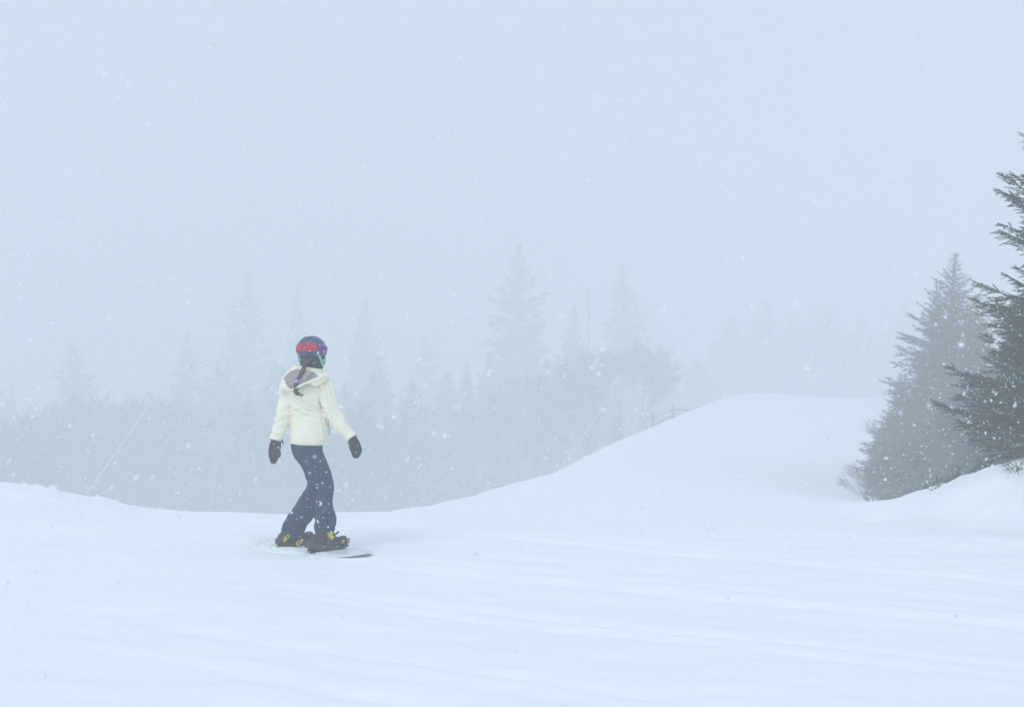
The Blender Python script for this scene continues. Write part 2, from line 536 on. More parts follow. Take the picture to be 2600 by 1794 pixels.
for k, (px, py, D, hw) in enumerate(far_r):
    D *= .85
    p = W(px, py, D); zb = tz(p.x, D) - .3
    sxy = (hw / 4000 * D) / 3.6
    plant('spruce_tree', farm[(k * 3 + 1) % 7], (p.x, D, zb), (sxy, sxy, (p.z - zb) / 18), k * 1.1,
          'ghostly conifer beyond the crest of the piste, barely visible in the mist', 'tree', 'ghostly conifers beyond the crest', needle_far)
# filler rows of the forest
skyx = [-1200, 0, 100, 200, 300, 400, 500, 600, 700, 800, 900, 1000, 1100, 1200, 1290, 1400, 1500, 1600, 1700]
skyy = [930, 1000, 1030, 980, 985, 960, 915, 880, 890, 895, 885, 895, 900, 890, 860, 880, 880, 890, 950]
rd = random.Random(5)
cnt = 0
for D, jit, n_ in ((128, 6, 46), (141, 6, 44), (156, 8, 42), (108, 5, 38)):
    for k in range(n_):
        px = -900 + (2560 / n_) * (k + rd.uniform(.1, .9))
        DD = D + rd.uniform(-jit, jit)
        low_row = D in (108,)
        py = np.interp(px, skyx, skyy) + rd.uniform(5, 120) + (110 if low_row else 0)
        p = W(px, py, DD)
        if p.x > np.interp(DD, EY, EX) - 2.5: continue
        zb = tz(p.x, DD) - .3
        if p.z - zb < 3: continue
        hw = rd.uniform(65, 115) * (p.z - zb) / 14
        sxy = (hw / 4000 * DD) / 3.6 * 1.2
        plant('spruce_tree', farm[rd.randrange(7)], (p.x, DD, zb), (sxy, sxy, (p.z - zb) / 18), rd.uniform(0, 6.28),
              'grey misty conifer within the dense forest filling the valley', 'tree', 'conifers massed in the misty valley forest', needle_far)
        cnt += 1
# bare understorey along the edge of the run and in front of the forest
for k in range(44):
    px = rd.uniform(-500, 1640); DD = rd.uniform(92, 122)
    p = W(px, 1180, DD)
    if p.x > np.interp(DD, EY, EX) - .8: continue
    zb = tz(p.x, DD) - .2
    topy = np.interp(px, [-500, 0, 800, 1300, 1640], [1120, 1120, 1110, 1060, 970]) + rd.uniform(-120, 110)
    hgt = W(px, topy, DD).z - zb
    if hgt < 1.0: continue
    s = hgt / 8
    plant('bare_tree', barem[k % 4], (p.x, DD, zb), (s * 1.25, s * 1.25, s), rd.uniform(0, 6.28),
          'leafless hardwood among the misty conifers behind the snow crest', 'tree', 'leafless trees in the misty valley', None,
          ('trunk', 'crown'), (bark, twig_m))

# pale trunks bent over, leaning right
def bent(pts, r0, r1, label, D):
    P = [W(a, b, d) for a, b, d in pts]
    base = P[0].copy(); base.z = tz(base.x, base.y) - .2
    # continue the lean down to the ground
    dirv = (P[1] - P[0]).normalized()
    segs = []
    q = P[0].copy()
    down = (P[0] - dirv * 2.0); down = Vector((down.x, down.y, max(down.z, tz(down.x, down.y) - .2)))
    pp = [down] + P
    root = thing('leaning_trunk', down, label, 'tree', 'pale trunks leaning to the right')
    n_ = len(pp) - 1
    for k in range(n_):
        segs.append((np.array(pp[k] - down), np.array(pp[k + 1] - down), r0 + (r1 - r0) * k / n_, r0 + (r1 - r0) * (k + 1) / n_))
    o = link('trunk', mesh_np('leaning_trunk', *sticks(segs, 6)), birch_m); o.parent = root
    tip = pp[-1] - down
    tw = []
    rd2 = random.Random(int(pts[0][0]))
    for k in range(14):
        a = pp[-1 - (k % 3)] - down
        b = a + Vector((rd2.uniform(.3, 1.4), rd2.uniform(-.5, .5), rd2.uniform(-.6, .4)))
        tw.append((np.array(a), np.array(b), r1 * .6, r1 * .25))
    o = link('twigs', mesh_np('leaning_twigs', *sticks(tw, 3)), birch_m); o.parent = root; o['kind'] = 'stuff'
bent([(222, 1250, 76), (330, 1098, 77), (392, 1010, 78), (440, 948, 79), (475, 930, 80), (505, 920, 81)], .055, .03,
     'long thin pale trunk leaning right in front of the far left spruces', 76)
bent([(1470, 1122, 82), (1530, 1035, 83), (1575, 970, 84), (1592, 945, 84)], .045, .022,
     'short thin pale trunk leaning right below the dead snag by the piste edge', 82)

# dead snag with a ragged top and a bare pole
def snag(px, py, D, r, label, top=True):
    p = W(px, py, D); zb = tz(p.x, D) - .3
    root = thing('dead_snag', (p.x, D, zb), label, 'tree', 'dead bare trunks near the fence')
    H = p.z - zb
    segs = [(np.array([0.02 * math.sin(k), 0, H * k / 8]), np.array([0.02 * math.sin(k + 1), 0, H * (k + 1) / 8]), r * (1 - k * .07), r * (1 - (k + 1) * .07)) for k in range(8)]
    o = link('trunk', mesh_np('snag_trunk', *sticks(segs, 7)), grey_wood); o.parent = root
    rd2 = random.Random(px)
    tw = []
    for k in range(60 if top else 16):
        h = H * (rd2.uniform(.86, 1.0) if top else rd2.uniform(.3, .98))
        a = rd2.uniform(0, 6.28); L = rd2.uniform(.15, .6)
        tw.append((np.array([0, 0, h]), np.array([math.cos(a) * L, math.sin(a) * L, h + rd2.uniform(-.1, .5)]), .03, .015))
    o = link('branches', mesh_np('snag_branches', *sticks(tw, 3)), grey_wood); o.parent = root
    o['kind'] = 'stuff'
snag(1495, 738, 136, .11, 'dead snag with a ragged tuft on top between two central spruces', True)
snag(1657, 888, 124, .07, 'bare thin pole trunk standing right above the left end of the fence', False)

# ------------------------------------------------------------------ wooden fence at the edge of the run
fp = [(1657, 1046, 1090, 80), (1708, 1027, 1070, 84), (1770, 1030, 1062, 89), (1831, 1018, 1048, 94)]
f0 = W(1657, 1090, 80)
fence = thing('wooden_fence', (f0.x, f0.y, tz(f0.x, f0.y)), 'low grey wooden rail fence half buried at the left edge of the misty piste', 'fence')
tops = []
for (px, yt, yb, D) in fp:
    a = W(px, yt, D); b = W(px, yb, D)
    b.z = min(b.z, tz(b.x, D)) - .3
    me = mesh_np('post', *sticks([(np.array(b), np.array(a), .085, .08)], 6))
    o = link('post', me, grey_wood, smooth=False); o.parent = fence; o.matrix_parent_inverse = Matrix.Translation(fence.location).inverted()
    tops.append((a, b))
ends = [W(1640, 1062, 79)] + [W(px, yt + 12, D) for (px, yt, yb, D) in fp] + [W(1860, 1019, 98)]
for a, b in zip(ends[:-1], ends[1:]):
    for dz in (0, -.42 ):
        a2 = a + Vector((0, -.1, dz)); b2 = b + Vector((0, -.1, dz * .8))
        me = mesh_np('rail', *sticks([(np.array(a2), np.array(b2), .05, .05)], 4))
        o = link('rail', me, grey_wood, smooth=False); o.parent = fence; o.matrix_parent_inverse = Matrix.Translation(fence.location).inverted()

# ------------------------------------------------------------------ bare shrubs and twigs in the snow on the right
def shrub(px, py, D, H, seed, label, lean=(0, 0), group=None, name='bare_shrub', r0=.012, stems=5, levels=3):
    p = W(px, py, D)
    zb = tz(p.x, D) - .03
    root = thing(name, (p.x, D, zb), label, 'shrub' if name == 'bare_shrub' else 'twig', group)
    rd2 = random.Random(seed)
    for s in range(stems):
        sg = []
        for (a, b, c, d) in bare(seed * 10 + s, H, levels, .38, r0, 3):
            sg.append((a, b, c, d))
        M = Matrix.Rotation(rd2.uniform(-.5, .5) + lean[1], 3, 'X') @ Matrix.Rotation(rd2.uniform(-.45, .45) + lean[0], 3, 'Y')
        Mn = np.array(M)
        sg = [(Mn @ a, Mn @ b, c, d) for a, b, c, d in sg]
        o = link('stem', mesh_np('stem', *sticks([(a, b, max(c, .0022), max(d, .0016)) for a, b, c, d in sg], 3)), twig_m)
        o.parent = root
shrub(2225, 1285, 34, 1.3, 3, 'leafless shrub with long thin arching twigs left of the misty spruces', (-.45, 0), 'leafless shrubs beside the right hand spruces', stems=3, r0=.006)
for k, (px, D, hg) in enumerate(((2236, 36, 1.1), (2262, 35, 1.5), (2215, 39, 1.0), (2300, 34, 1.6), (2275, 38, 1.9), (2340, 33, 1.7), (2310, 38, 2.4), (2380, 31, 1.8))):
    p = W(px, 1200, D); zb = tz(p.x, D) - .1
    lab = ('short brown leafless bush at the far left foot of the right hand clump', 'brown leafless bush just inside the left foot of the clump', 'low leafless bush behind the arching shrub, nearest the piste',
           'brown leafless bush in front of the low spruces above the bank toe', 'taller leafless bush against the low bushy misty spruce', 'leafless bush at the bank crest where the clump meets the snow',
           'tallest leafless bush within the left part of the clump', 'leafless bush hidden among the spruces behind the bank')[k]
    plant('bare_bush', barem[k % 4], (p.x, D, zb), (hg / 8, hg / 8, hg / 8), k * 2.1, lab, 'bush', 'brown leafless bushes at the foot of the right hand clump', None, ('stem', 'crown'), (twig_m, twig_m))
shrub(2290, 1285, 34, 1.2, 6, 'small leafless shrub at the toe of the snow bank', (-.2, 0), 'leafless shrubs beside the right hand spruces', stems=6)
shrub(2208, 1290, 33, .4, 7, 'tiny twig tuft alone in the snow left of the bank toe', (0, 0), name='twig_tuft', stems=3, levels=2)
shrub(1112, 1295, 19.5, .17, 8, 'left one of two thin stems sticking out of the snow edge right of the snowboarder', name='dry_twig', r0=.004, stems=1, levels=0)
shrub(1137, 1292, 19.5, .19, 9, 'right one of two thin stems sticking out of the snow edge right of the snowboarder', name='dry_twig', r0=.004, stems=1, levels=0)

# young spruce sprigs poking through the bank
def sprig(px, py, D, n_, L, seed, label):
    p = W(px, py, D); zb = tz(p.x, D)
    root = thing('spruce_sprig', (p.x, D, zb), label, 'sprig', 'spruce sprigs poking through the snow bank')
    rd2 = random.Random(seed); sh, wood = [], []
    for k in range(n_):
        cur = np.array([rd2.uniform(-.1, .1), rd2.uniform(-.06, .06), -.03]); d = np.array([rd2.uniform(-.9, .9), rd2.uniform(-.5, .3), rd2.uniform(.35, .8)]); d /= np.linalg.norm(d)
        for j in range(rd2.randint(2, 4)):
            nx_ = cur + d * L
            wood.append((cur, nx_, .004, .003))
            if j:
                sh.append((*cur, *d, L))
                for sg in (1, -1):
                    e = d + sg * np.cross(d, [0, -1, .2]) * .9; e /= np.linalg.norm(e); sh.append((*cur, *e, L * .8)); wood.append((cur, cur + e * L * .8, .003, .002))
            cur = nx_; d = d + np.array([rd2.uniform(-.3, .3), 0, rd2.uniform(-.35, .05)]); d /= np.linalg.norm(d)
    o = link('stem', mesh_np('sprig_stem', *sticks(wood, 3)), twig_m); o.parent = root
    o = link('needles', mesh_np('sprig_needles', *needles(np.array(sh), 14, .02, .004, r=np.random.default_rng(seed))), needle_near, smooth=False); o.parent = root
sprig(2482, 1205, 15.0, 5, .045, 1, 'sparse needled sprig on the crest of the snow bank, left of the other sprigs')
sprig(2510, 1198, 15.1, 5, .05, 2, 'larger spruce sprig poking from the bank crest below the near spruce')
sprig(2420, 1222, 15.9, 5, .05, 7, 'low sprig where the clump of spruces meets the bank crest')
sprig(2380, 1240, 16.2, 4, .045, 8, 'lowest sprig along the left part of the bank crest')
sprig(2535, 1215, 14.8, 3, .04, 3, 'thin low sprig on the upper bank beside the larger crest sprig')
sprig(2597, 1240, 14.3, 5, .06, 4, 'dark spruce sprig cut off by the right edge halfway down the bank')
shrub(2558, 1290, 14.2, .2, 14, 'single hair thin twig in the middle of the snow bank', name='dry_twig', r0=.003, stems=1, levels=1)

# ------------------------------------------------------------------ modelling helpers for the figure
def catmull(P, n_):
    out = []
    m = len(P)
    for i in range(m - 1):
        p0 = P[max(i - 1, 0)]; p1 = P[i]; p2 = P[i + 1]; p3 = P[min(i + 2, m - 1)]
        for k in range(n_):
            t = k / n_
            out.append(.5 * ((2 * p1) + (-p0 + p2) * t + (2 * p0 - 5 * p1 + 4 * p2 - p3) * t * t + (-p0 + 3 * p1 - 3 * p2 + p3) * t ** 3))
    out.append(P[-1])
    return out

def loft(bm, pts, ref, sides=20, sub=5, cap_round=.4, power=2.0):
    """pts: list of (Vector, a, b); a is measured along ref, b across it"""
    P = catmull([np.array([*p, a, b]) for p, a, b in pts], sub)
    P = np.array(P)
    pos = P[:, :3]
    T = np.gradient(pos, axis=0)
    ref = np.array(ref, float)
    rings = []
    def ring(c, t, a, b):
        t = t / (np.linalg.norm(t) + 1e-9)
        u = ref - t * np.dot(ref, t); u /= np.linalg.norm(u) + 1e-9
        v = np.cross(t, u)
        r_ = []
        for k in range(sides):
            an = 2 * PI * k / sides
            ca, sa = math.cos(an), math.sin(an)
            e = 2 / power
            x = math.copysign(abs(ca) ** e, ca); y = math.copysign(abs(sa) ** e, sa)
            r_.append(bm.verts.new(c + u * a * x + v * b * y))
        return r_
    t0 = T[0] / np.linalg.norm(T[0]); t1 = T[-1] / np.linalg.norm(T[-1])
    def mn(a, b): return min(a, b)
    c0 = mn(P[0, 3], P[0, 4]) * cap_round; c1 = mn(P[-1, 3], P[-1, 4]) * cap_round
    if cap_round:
        rings.append(ring(pos[0] - t0 * c0, t0, P[0, 3] * .5, P[0, 4] * .5))
        rings.append(ring(pos[0] - t0 * c0 * .6, t0, P[0, 3] * .85, P[0, 4] * .85))
    for k in range(len(P)):
        rings.append(ring(pos[k], T[k], P[k, 3], P[k, 4]))
    if cap_round:
        rings.append(ring(pos[-1] + t1 * c1 * .6, t1, P[-1, 3] * .85, P[-1, 4] * .85))
        rings.append(ring(pos[-1] + t1 * c1, t1, P[-1, 3] * .5, P[-1, 4] * .5))
    for a, b in zip(rings[:-1], rings[1:]):
        for k in range(sides):
            k2 = (k + 1) % sides
            bm.faces.new((a[k], a[k2], b[k2], b[k]))
    bm.faces.new(rings[0][::-1]); bm.faces.new(rings[-1])

def finish(name, bm, m, parent, remesh=None, smooth_it=0, fn=None, smooth=True, loc=None):
    bmesh.ops.recalc_face_normals(bm, faces=bm.faces)
    me = bpy.data.meshes.new(name)
    bm.to_mesh(me); bm.free()
    if remesh:
        o = bpy.data.objects.new('tmp', me); C.objects.link(o)
        md = o.modifiers.new('r', 'REMESH'); md.mode = 'VOXEL'; md.voxel_size = remesh
        if smooth_it:
            ms = o.modifiers.new('s', 'SMOOTH'); ms.iterations = smooth_it; ms.factor = .5
        dg = bpy.context.evaluated_depsgraph_get(); dg.update()
        me2 = bpy.data.meshes.new_from_object(o.evaluated_get(dg))
        bpy.data.objects.remove(o); me = me2; me.name = name
    if fn:
        n_ = len(me.vertices)
        co = np.empty(n_ * 3, np.float32); me.vertices.foreach_get('co', co); co = co.reshape(-1, 3)
        no = np.empty(n_ * 3, np.float32); me.vertex_normals.foreach_get('vector', no); no = no.reshape(-1, 3)
        co = co + no * fn(co.astype(float))[:, None]
        me.vertices.foreach_set('co', co.astype(np.float32).ravel()); me.update()
    me.materials.clear()
    o = bpy.data.objects.new(name, me); C.objects.link(o)
    me.materials.append(m)
    if smooth: me.shade_smooth()
    if parent is not None:
        o.parent = parent
        r_ = parent
        while r_.parent: r_ = r_.parent
        o.matrix_parent_inverse = Matrix.Translation(r_.location).inverted() if parent is r_ else Matrix.Identity(4)
        if parent is not r_:
            # parent is itself placed through its root: keep identity so that both share world coordinates
            o.matrix_parent_inverse = Matrix.Identity(4)
    return o

# crops of the photograph used while measuring: 4.694 px per source px
def c1(x, y, D=12.0): return W(640 + x / 4.694, 820 + y / 4.694, D)
def c2(x, y, D=12.0): return W(640 + x / 4.694, 1100 + y / 4.694, D)

# ------------------------------------------------------------------ materials of the figure
cream = mottle(mat('cream_shell_fabric', (.93, .88, .72), .75, .25), (.89, .835, .67), 9, bump=.004, bscale=14)
lining = mottle(mat('taupe_lining', (.40, .34, .345), .8), (.34, .29, .30), 16, bump=.002, bscale=30)
navy = mottle(mat('navy_fabric', (.020, .040, .088), .85, .2), (.030, .054, .11), 6, bump=.004, bscale=16)
mitt_m = mottle(mat('dark_mitten', (.028, .028, .034), .85), (.05, .048, .05), 20, bump=.003)
black_f = mottle(mat('black_fleece', (.018, .020, .028), .95), (.032, .034, .042), 30, bump=.002)
helmet_m = mottle(mat('helmet_shell', (.03, .05, .14), .35, .5), (.045, .045, .15), 4)
purple = mat('purple_webbing', (.12, .035, .25), .7)
red = mottle(mat('crimson_webbing', (.55, .015, .06), .7), (.42, .012, .06), 20)
mint = mat('mint_strap', (.25, .62, .48), .6)
skin = mat('skin', (.62, .40, .31), .5, .4, Subsurface_Weight=.1)
hair = mottle(mat('brown_hair', (.055, .028, .02), .55, .4), (.11, .055, .04), 60, stretch=(1, 1, .3))
boot_m = mottle(mat('black_boot', (.022, .024, .03), .6, .4), (.04, .042, .048), 14, bump=.002)
bind_m = mottle(mat('binding_plastic', (.02, .02, .022), .45, .5), (.055, .045, .035), 14)
yellow = mat('yellow_lace', (.72, .58, .07), .6)
deck_m = mottle(mat('white_topsheet', (.76, .80, .84), .3, .5), (.70, .75, .80), 3)
edge_m = mat('dark_edge', (.05, .05, .06), .4, .5)
lime = mat('lime_graphic', (.55, .68, .12), .4)
lens_m = mat('goggle_lens', (.05, .04, .12), .1, .8, Metallic=.6)
orange = mat('orange_toe_strap', (.55, .25, .07), .5)

# ------------------------------------------------------------------ snowboarder
root = thing('person', (-1.53, 12.0, -.03), 'snowboarder seen from behind in cream jacket, navy pants and dark helmet with red strap', 'person')
RT = Vector((.985, -.17, 0))            # the torso's right hand direction
RP = Vector((.72, -.69, 0))             # the pelvis' right hand direction
HD = Vector((.42, .91, 0)).normalized() # where the head looks
HR = Vector((HD.y, -HD.x, 0))
UP = Vector((0, 0, 1))

# body (skin) : continuous, mostly under the clothes
bm = bmesh.new()
loft(bm, [(c1(660, 1480), .09, .08), (c1(670, 1250), .115, .085), (c1(655, 1060), .1, .075), (c1(650, 860), .13, .085), (c1(665, 720), .13, .07), (c1(685, 640), .055, .055)], RT)
loft(bm, [(c1(683, 680), .055, .055), (c1(700, 520), .05, .052), (c1(712, 420), .052, .06)], HR)
hc = c1(714, 345)
loft(bm, [(hc + UP * -.105 + HD * .035, .04, .05), (hc + UP * -.06 + HD * .015, .062, .078), (hc, .074, .092), (hc + UP * .06, .07, .088), (hc + UP * .1, .04, .055)], HR)
loft(bm, [(hc + HD * .092 + UP * .012, .008, .008), (hc + HD * .112 - UP * .03, .014, .013)], HR, 8, 3)   # nose
for pts in ([(c1(430, 790, 12.02), .045), (c1(392, 1060, 12.0), .038), (c1(288, 1375, 11.95), .028), (c1(262, 1480, 11.95), .026)],
            [(c1(860, 775, 11.98), .045), (c1(955, 1080, 11.98), .038), (c1(1180, 1345, 11.93), .028), (c1(1205, 1400, 11.93), .026)],
            [(c2(680, 180, 12.03), .06), (c2(728, 430, 12.05), .05), (c2(765, 640, 12.08), .04), (c2(605, 930, 12.14), .04), (c2(470, 1195, 12.18), .034), (c2(450, 1275, 12.2), .034)],
            [(c2(700, 180, 11.97), .06), (c2(790, 430, 11.90), .05), (c2(862, 640, 11.85), .04), (c2(856, 920, 11.86), .04), (c2(858, 1190, 11.855), .034), (c2(840, 1300, 11.8), .034)]):
    loft(bm, [(p, r, r) for p, r in pts], RT, 12, 5)
finish('body', bm, skin, root, remesh=.009, smooth_it=3)

# jacket
def grooves(co, G):
    """narrow creases pressed into the cloth, given as lines on the side that faces the camera"""
    cx = (1300 + 4000 * co[:, 0] / co[:, 1] - 640) * 4.694
    cy_ = (897 + (CAMZ - co[:, 2]) / co[:, 1] * 4000 - 820) * 4.694
    d = np.zeros(len(co))
    for (pts, w, am) in G:
        s_ = np.full(len(co), 1e9)
        for (ax, ay), (bx_, by_) in zip(pts[:-1], pts[1:]):
            t = np.clip(((cx - ax) * (bx_ - ax) + (cy_ - ay) * (by_ - ay)) / ((bx_ - ax) ** 2 + (by_ - ay) ** 2), .0, 1)
            s_ = np.minimum(s_, np.hypot(cx - ax - t * (bx_ - ax), cy_ - ay - t * (by_ - ay)))
        ends = np.minimum(np.hypot(cx - pts[0][0], cy_ - pts[0][1]), np.hypot(cx - pts[-1][0], cy_ - pts[-1][1]))
        fade = .35 + .65 * np.clip(ends / 40, 0, 1)
        d = d + fade * (-am * np.exp(-(s_ / w) ** 2) + .45 * am * np.exp(-((s_ - 2.2 * w) / (1.3 * w)) ** 2))
    return d * (co[:, 1] < 12.02)
JG = [([(335, 990), (390, 1002), (445, 1012)], 8, .008), ([(460, 1062), (500, 1040), (560, 1025), (610, 1020)], 9, .009), ([(520, 1125), (570, 1105), (640, 1088), (725, 1102)], 8, .009),
      ([(620, 998), (700, 1002), (790, 1018), (835, 1012)], 9, .008), ([(808, 850), (798, 900), (802, 950), (842, 1022)], 10, .012), ([(305, 1108), (350, 1120), (400, 1126)], 8, .008),
      ([(225, 1300), (290, 1328), (370, 1332)], 8, .006), ([(955, 1140), (985, 1100), (1015, 1072)], 9, .008), ([(1095, 1375), (1150, 1338), (1200, 1288)], 8, .006), ([(860, 1060), (890, 1140), (915, 1210), (912, 1290)], 10, .008),
      ([(470, 870), (520, 880), (580, 876)], 10, .004), ([(440, 900), (446, 980), (460, 1060)], 12, .008), ([(430, 1418), (560, 1424), (700, 1420), (900, 1398)], 4, .004), ([(900, 880), (940, 930), (990, 960)], 11, .005), ([(660, 1180), (740, 1200), (820, 1190)], 12, .004)]
PG = [([(x_, y_ + 1314.3) for x_, y_ in q], w_, a_) for q, w_, a_ in [([(670, 640), (730, 668), (800, 672)], 10, .009), ([(860, 700), (910, 722), (955, 745)], 9, .009), ([(590, 330), (660, 350), (720, 340)], 12, .006),
      ([(520, 870), (600, 900), (690, 890)], 10, .007), ([(430, 1010), (520, 1040), (640, 1030)], 10, .008), ([(385, 1080), (470, 1120), (600, 1110)], 10, .008), ([(750, 960), (830, 985), (940, 965)], 10, .008),
      ([(755, 1070), (840, 1100), (960, 1080)], 10, .008), ([(800, 200), (812, 380), (850, 560)], 7, .005), ([(770, 820), (830, 850), (930, 840)], 11, .006), ([(745, 700), (775, 800), (745, 920)], 9, .008)]]
def wrinkle_jacket(co):
    x = co[:, 0] + 1.53; y = co[:, 1]; z = co[:, 2]
    d = .0045 * fbm(x * 11 + y * 4, z * 8, 41, 3)
    # gathers at the waist (drawn in at about 1.06 m), on the elbows and at the cuffs
    u = x * .9 + .3 * (y - 12)
    for (cx, cz, sx, sz, fr, sl, am) in ((-.05, 1.045, .13, .045, 120, .5, .0085), (-.27, .98, .09, .07, 95, -.5, .010), (-.25, 1.13, .08, .05, 90, .4, .008),
                                        (.23, 1.0, .09, .07, 95, .9, .009), (.10, 1.12, .04, .10, 60, 2.5, .008), (-.35, .82, .06, .035, 130, .1, .007), (.32, .84, .07, .04, 120, -.8, .007), (.1, .93, .05, .12, 50, 3, .006)):
        g = np.exp(-((u - cx) / sx) ** 2 - ((z - cz) / sz) ** 2)
        d = d + am * g * (1.5 * np.abs(np.sin(.5 * fr * (z - cz + sl * (u - cx)) + 3 * vnoise(x * 9, z * 9, 3))) ** .7 - 1)
    return d * 1.7 + grooves(co, JG)
bm = bmesh.new()
loft(bm, [(c1(674, 1436), .150, .128), (c1(677, 1330), .151, .13), (c1(674, 1230), .146, .125), (c1(664, 1130), .137, .115), (c1(652, 1060), .128, .108),
          (c1(640, 960), .137, .113), (c1(645, 870), .158, .118), (c1(655, 780), .178, .108), (c1(664, 705), .15, .092), (c1(672, 650), .105, .078), (c1(682, 600), .075, .07)],
     RT, 32, 5, cap_round=.12, power=2.25)
loft(bm, [(c1(475, 745, 12.03), .055, .055), (c1(430, 800, 12.03), .066, .068), (c1(418, 910, 12.02), .062, .064), (c1(398, 1010, 12.0), .061, .062), (c1(386, 1080, 11.99), .058, .06),
          (c1(352, 1190, 11.97), .055, .056), (c1(315, 1290, 11.96), .05, .052), (c1(293, 1345, 11.955), .046, .048), (c1(284, 1385, 11.95), .045, .046)], RT, 22, 5, cap_round=.15)
loft(bm, [(c1(800, 700, 11.98), .055, .055), (c1(862, 760, 11.97), .073, .072), (c1(896, 860, 11.96), .067, .068), (c1(925, 980, 11.95), .063, .064), (c1(955, 1075, 11.95), .062, .062),
          (c1(1015, 1165, 11.94), .057, .057), (c1(1090, 1255, 11.93), .052, .053), (c1(1145, 1320, 11.925), .047, .048), (c1(1175, 1358, 11.92), .045, .046)], RT, 22, 5, cap_round=.15)
jk = finish('jacket', bm, cream, root, remesh=.0048, smooth_it=5, fn=wrinkle_jacket)
# cuff bands and hem seam, a little proud
for (p0, p1, r) in ((c1(295, 1335, 11.955), c1(282, 1392, 11.95), .0495), (c1(1150, 1325, 11.925), c1(1185, 1370, 11.92), .0495)):
    bm = bmesh.new(); loft(bm, [(p0, r, r), (p0.lerp(p1, .5), r + .001, r + .001), (p1, r - .002, r - .002)], RT, 24, 3, cap_round=.1)
    finish('cuff', bm, cream, root, fn=lambda co: .002 * fbm(co[:, 0] * 30, co[:, 2] * 30, 4, 2))
# side zip and dark draw cord
bm = bmesh.new()
loft(bm, [(c1(905, 1180, 11.955), .0035, .0035), (c1(918, 1260, 11.95), .0035, .0035), (c1(916, 1330, 11.95), .0035, .0035)], RT, 6, 3)
finish('pocket_zip', bm, lining, root)

# collar : standing ring open towards the front
def ringband(name, c, axis, ra, rb, h, th, m, parent, ref, a0=0, a1=2 * PI, nseg=40, flare=0.0, tilt_fn=None):
    bm = bmesh.new(); axis = Vector(axis).normalized(); u = (Vector(ref) - axis * Vector(ref).dot(axis)).normalized(); v = axis.cross(u)
    full = abs(a1 - a0 - 2 * PI) < 1e-4
    rings = []
    n_ = nseg if full else nseg + 1
    for k in range(n_):
        a = a0 + (a1 - a0) * k / nseg
        rad = u * math.cos(a) * ra + v * math.sin(a) * rb
        rd_ = rad.normalized()
        hh = h * (1 if tilt_fn is None else tilt_fn(a))
        prof = [(0, -hh / 2), (flare, hh / 2), (flare + th * .5, hh / 2 + th * .3), (flare + th, hh / 2), (th * 1.15, 0), (th, -hh / 2)]
        rings.append([bm.verts.new(c + rad + rd_ * q + axis * w) for q, w in prof])
    N = len(rings)
    for k in range(N if full else N - 1):
        a, b = rings[k], rings[(k + 1) % N]
        for j in range(6):
            j2 = (j + 1) % 6
            bm.faces.new((a[j], b[j], b[j2], a[j2]))
    if not full:
        bm.faces.new(rings[0]); bm.faces.new(rings[-1][::-1])
    return finish(name, bm, m, parent)
ringband('collar', c1(676, 566), Vector((.17, .0, 1)), .097, .09, .052, .012, cream, root, RT, flare=.004)

# hood : cream shell spread over the upper back with its quilted taupe lining showing
def sheet(name, poly, depth, th, m, step=14, fine=None):
    poly = [Vector(p) for p in poly]
    from mathutils.geometry import intersect_point_tri_2d
    def inside(x, y):
        c = False; j = len(poly) - 1
        for i in range(len(poly)):
            xi, yi = poly[i]; xj, yj = poly[j]
            if (yi > y) != (yj > y) and x < (xj - xi) * (y - yi) / (yj - yi) + xi: c = not c
            j = i
        return c
    # resample the outline
    bd = []
    for i in range(len(poly)):
        a, b = poly[i], poly[(i + 1) % len(poly)]
        k = max(1, int((b - a).length / step))
        for t in range(k): bd.append(a.lerp(b, t / k))
    dmin = lambda x, y: min((Vector((x, y)) - q).length for q in bd)
    pts = list(bd); nb = len(bd)
    xs = [p.x for p in poly]; ys = [p.y for p in poly]
    y = min(ys); r_ = 0
    while y < max(ys):
        x = min(xs) + (step / 2 if r_ % 2 else 0)
        while x < max(xs):
            if inside(x, y) and dmin(x, y) > step * .55: pts.append(Vector((x, y)))
            x += step
        y += step * .87; r_ += 1
    vs, es, fs, *_ = delaunay_2d_cdt(pts, [(i, (i + 1) % nb) for i in range(nb)], [], 1, 1e-4)
    bm = bmesh.new()
    fr, bk = [], []
    for v in vs:
        dd = dmin(v.x, v.y)
        puff = min(1, dd / 40) ** .6
        D = depth(v.x, v.y)
        fr.append(bm.verts.new(c1(v.x, v.y, D - th * (.25 + .75 * puff))))
        bk.append(bm.verts.new(c1(v.x, v.y, D + th * .2)))
    for f in fs:
        bm.faces.new([fr[i] for i in f]); bm.faces.new([bk[i] for i in f][::-1])
    ed = {}
    for f in fs:
        for a, b in zip(f, f[1:] + f[:1]): ed[(a, b)] = 1
    for (a, b) in list(ed):
        if (b, a) not in ed:
            bm.faces.new([fr[b], fr[a], bk[a], bk[b]])
    return finish(name, bm, m, root)
def back_depth(x, y):
    u = (x - 650) / 360.0
    base = 12.0 - .128 * math.sqrt(max(.05, 1 - min(.95, u * u))) + .03
    top = max(0, (700 - y) / 200.0)
    return base - .035 + .055 * top
hood_poly = [(512, 498), (455, 545), (405, 590), (366, 640), (335, 725), (312, 806), (400, 809), (470, 806), (520, 790), (560, 770), (610, 742), (662, 722), (700, 735), (746, 758), (800, 738), (845, 712),
             (888, 686), (905, 640), (935, 578), (890, 590), (850, 600), (790, 580), (720, 560), (640, 535), (570, 520)]
hood = sheet('hood', hood_poly, back_depth, .03, cream, 13)
lin_poly = [(522, 545), (470, 566), (425, 597), (373, 652), (392, 690), (412, 718), (430, 752), (452, 782), (480, 772), (510, 752), (560, 727), (610, 705), (662, 678), (715, 652), (782, 628), (765, 605), (742, 582), (690, 570), (620, 555), (570, 548)]
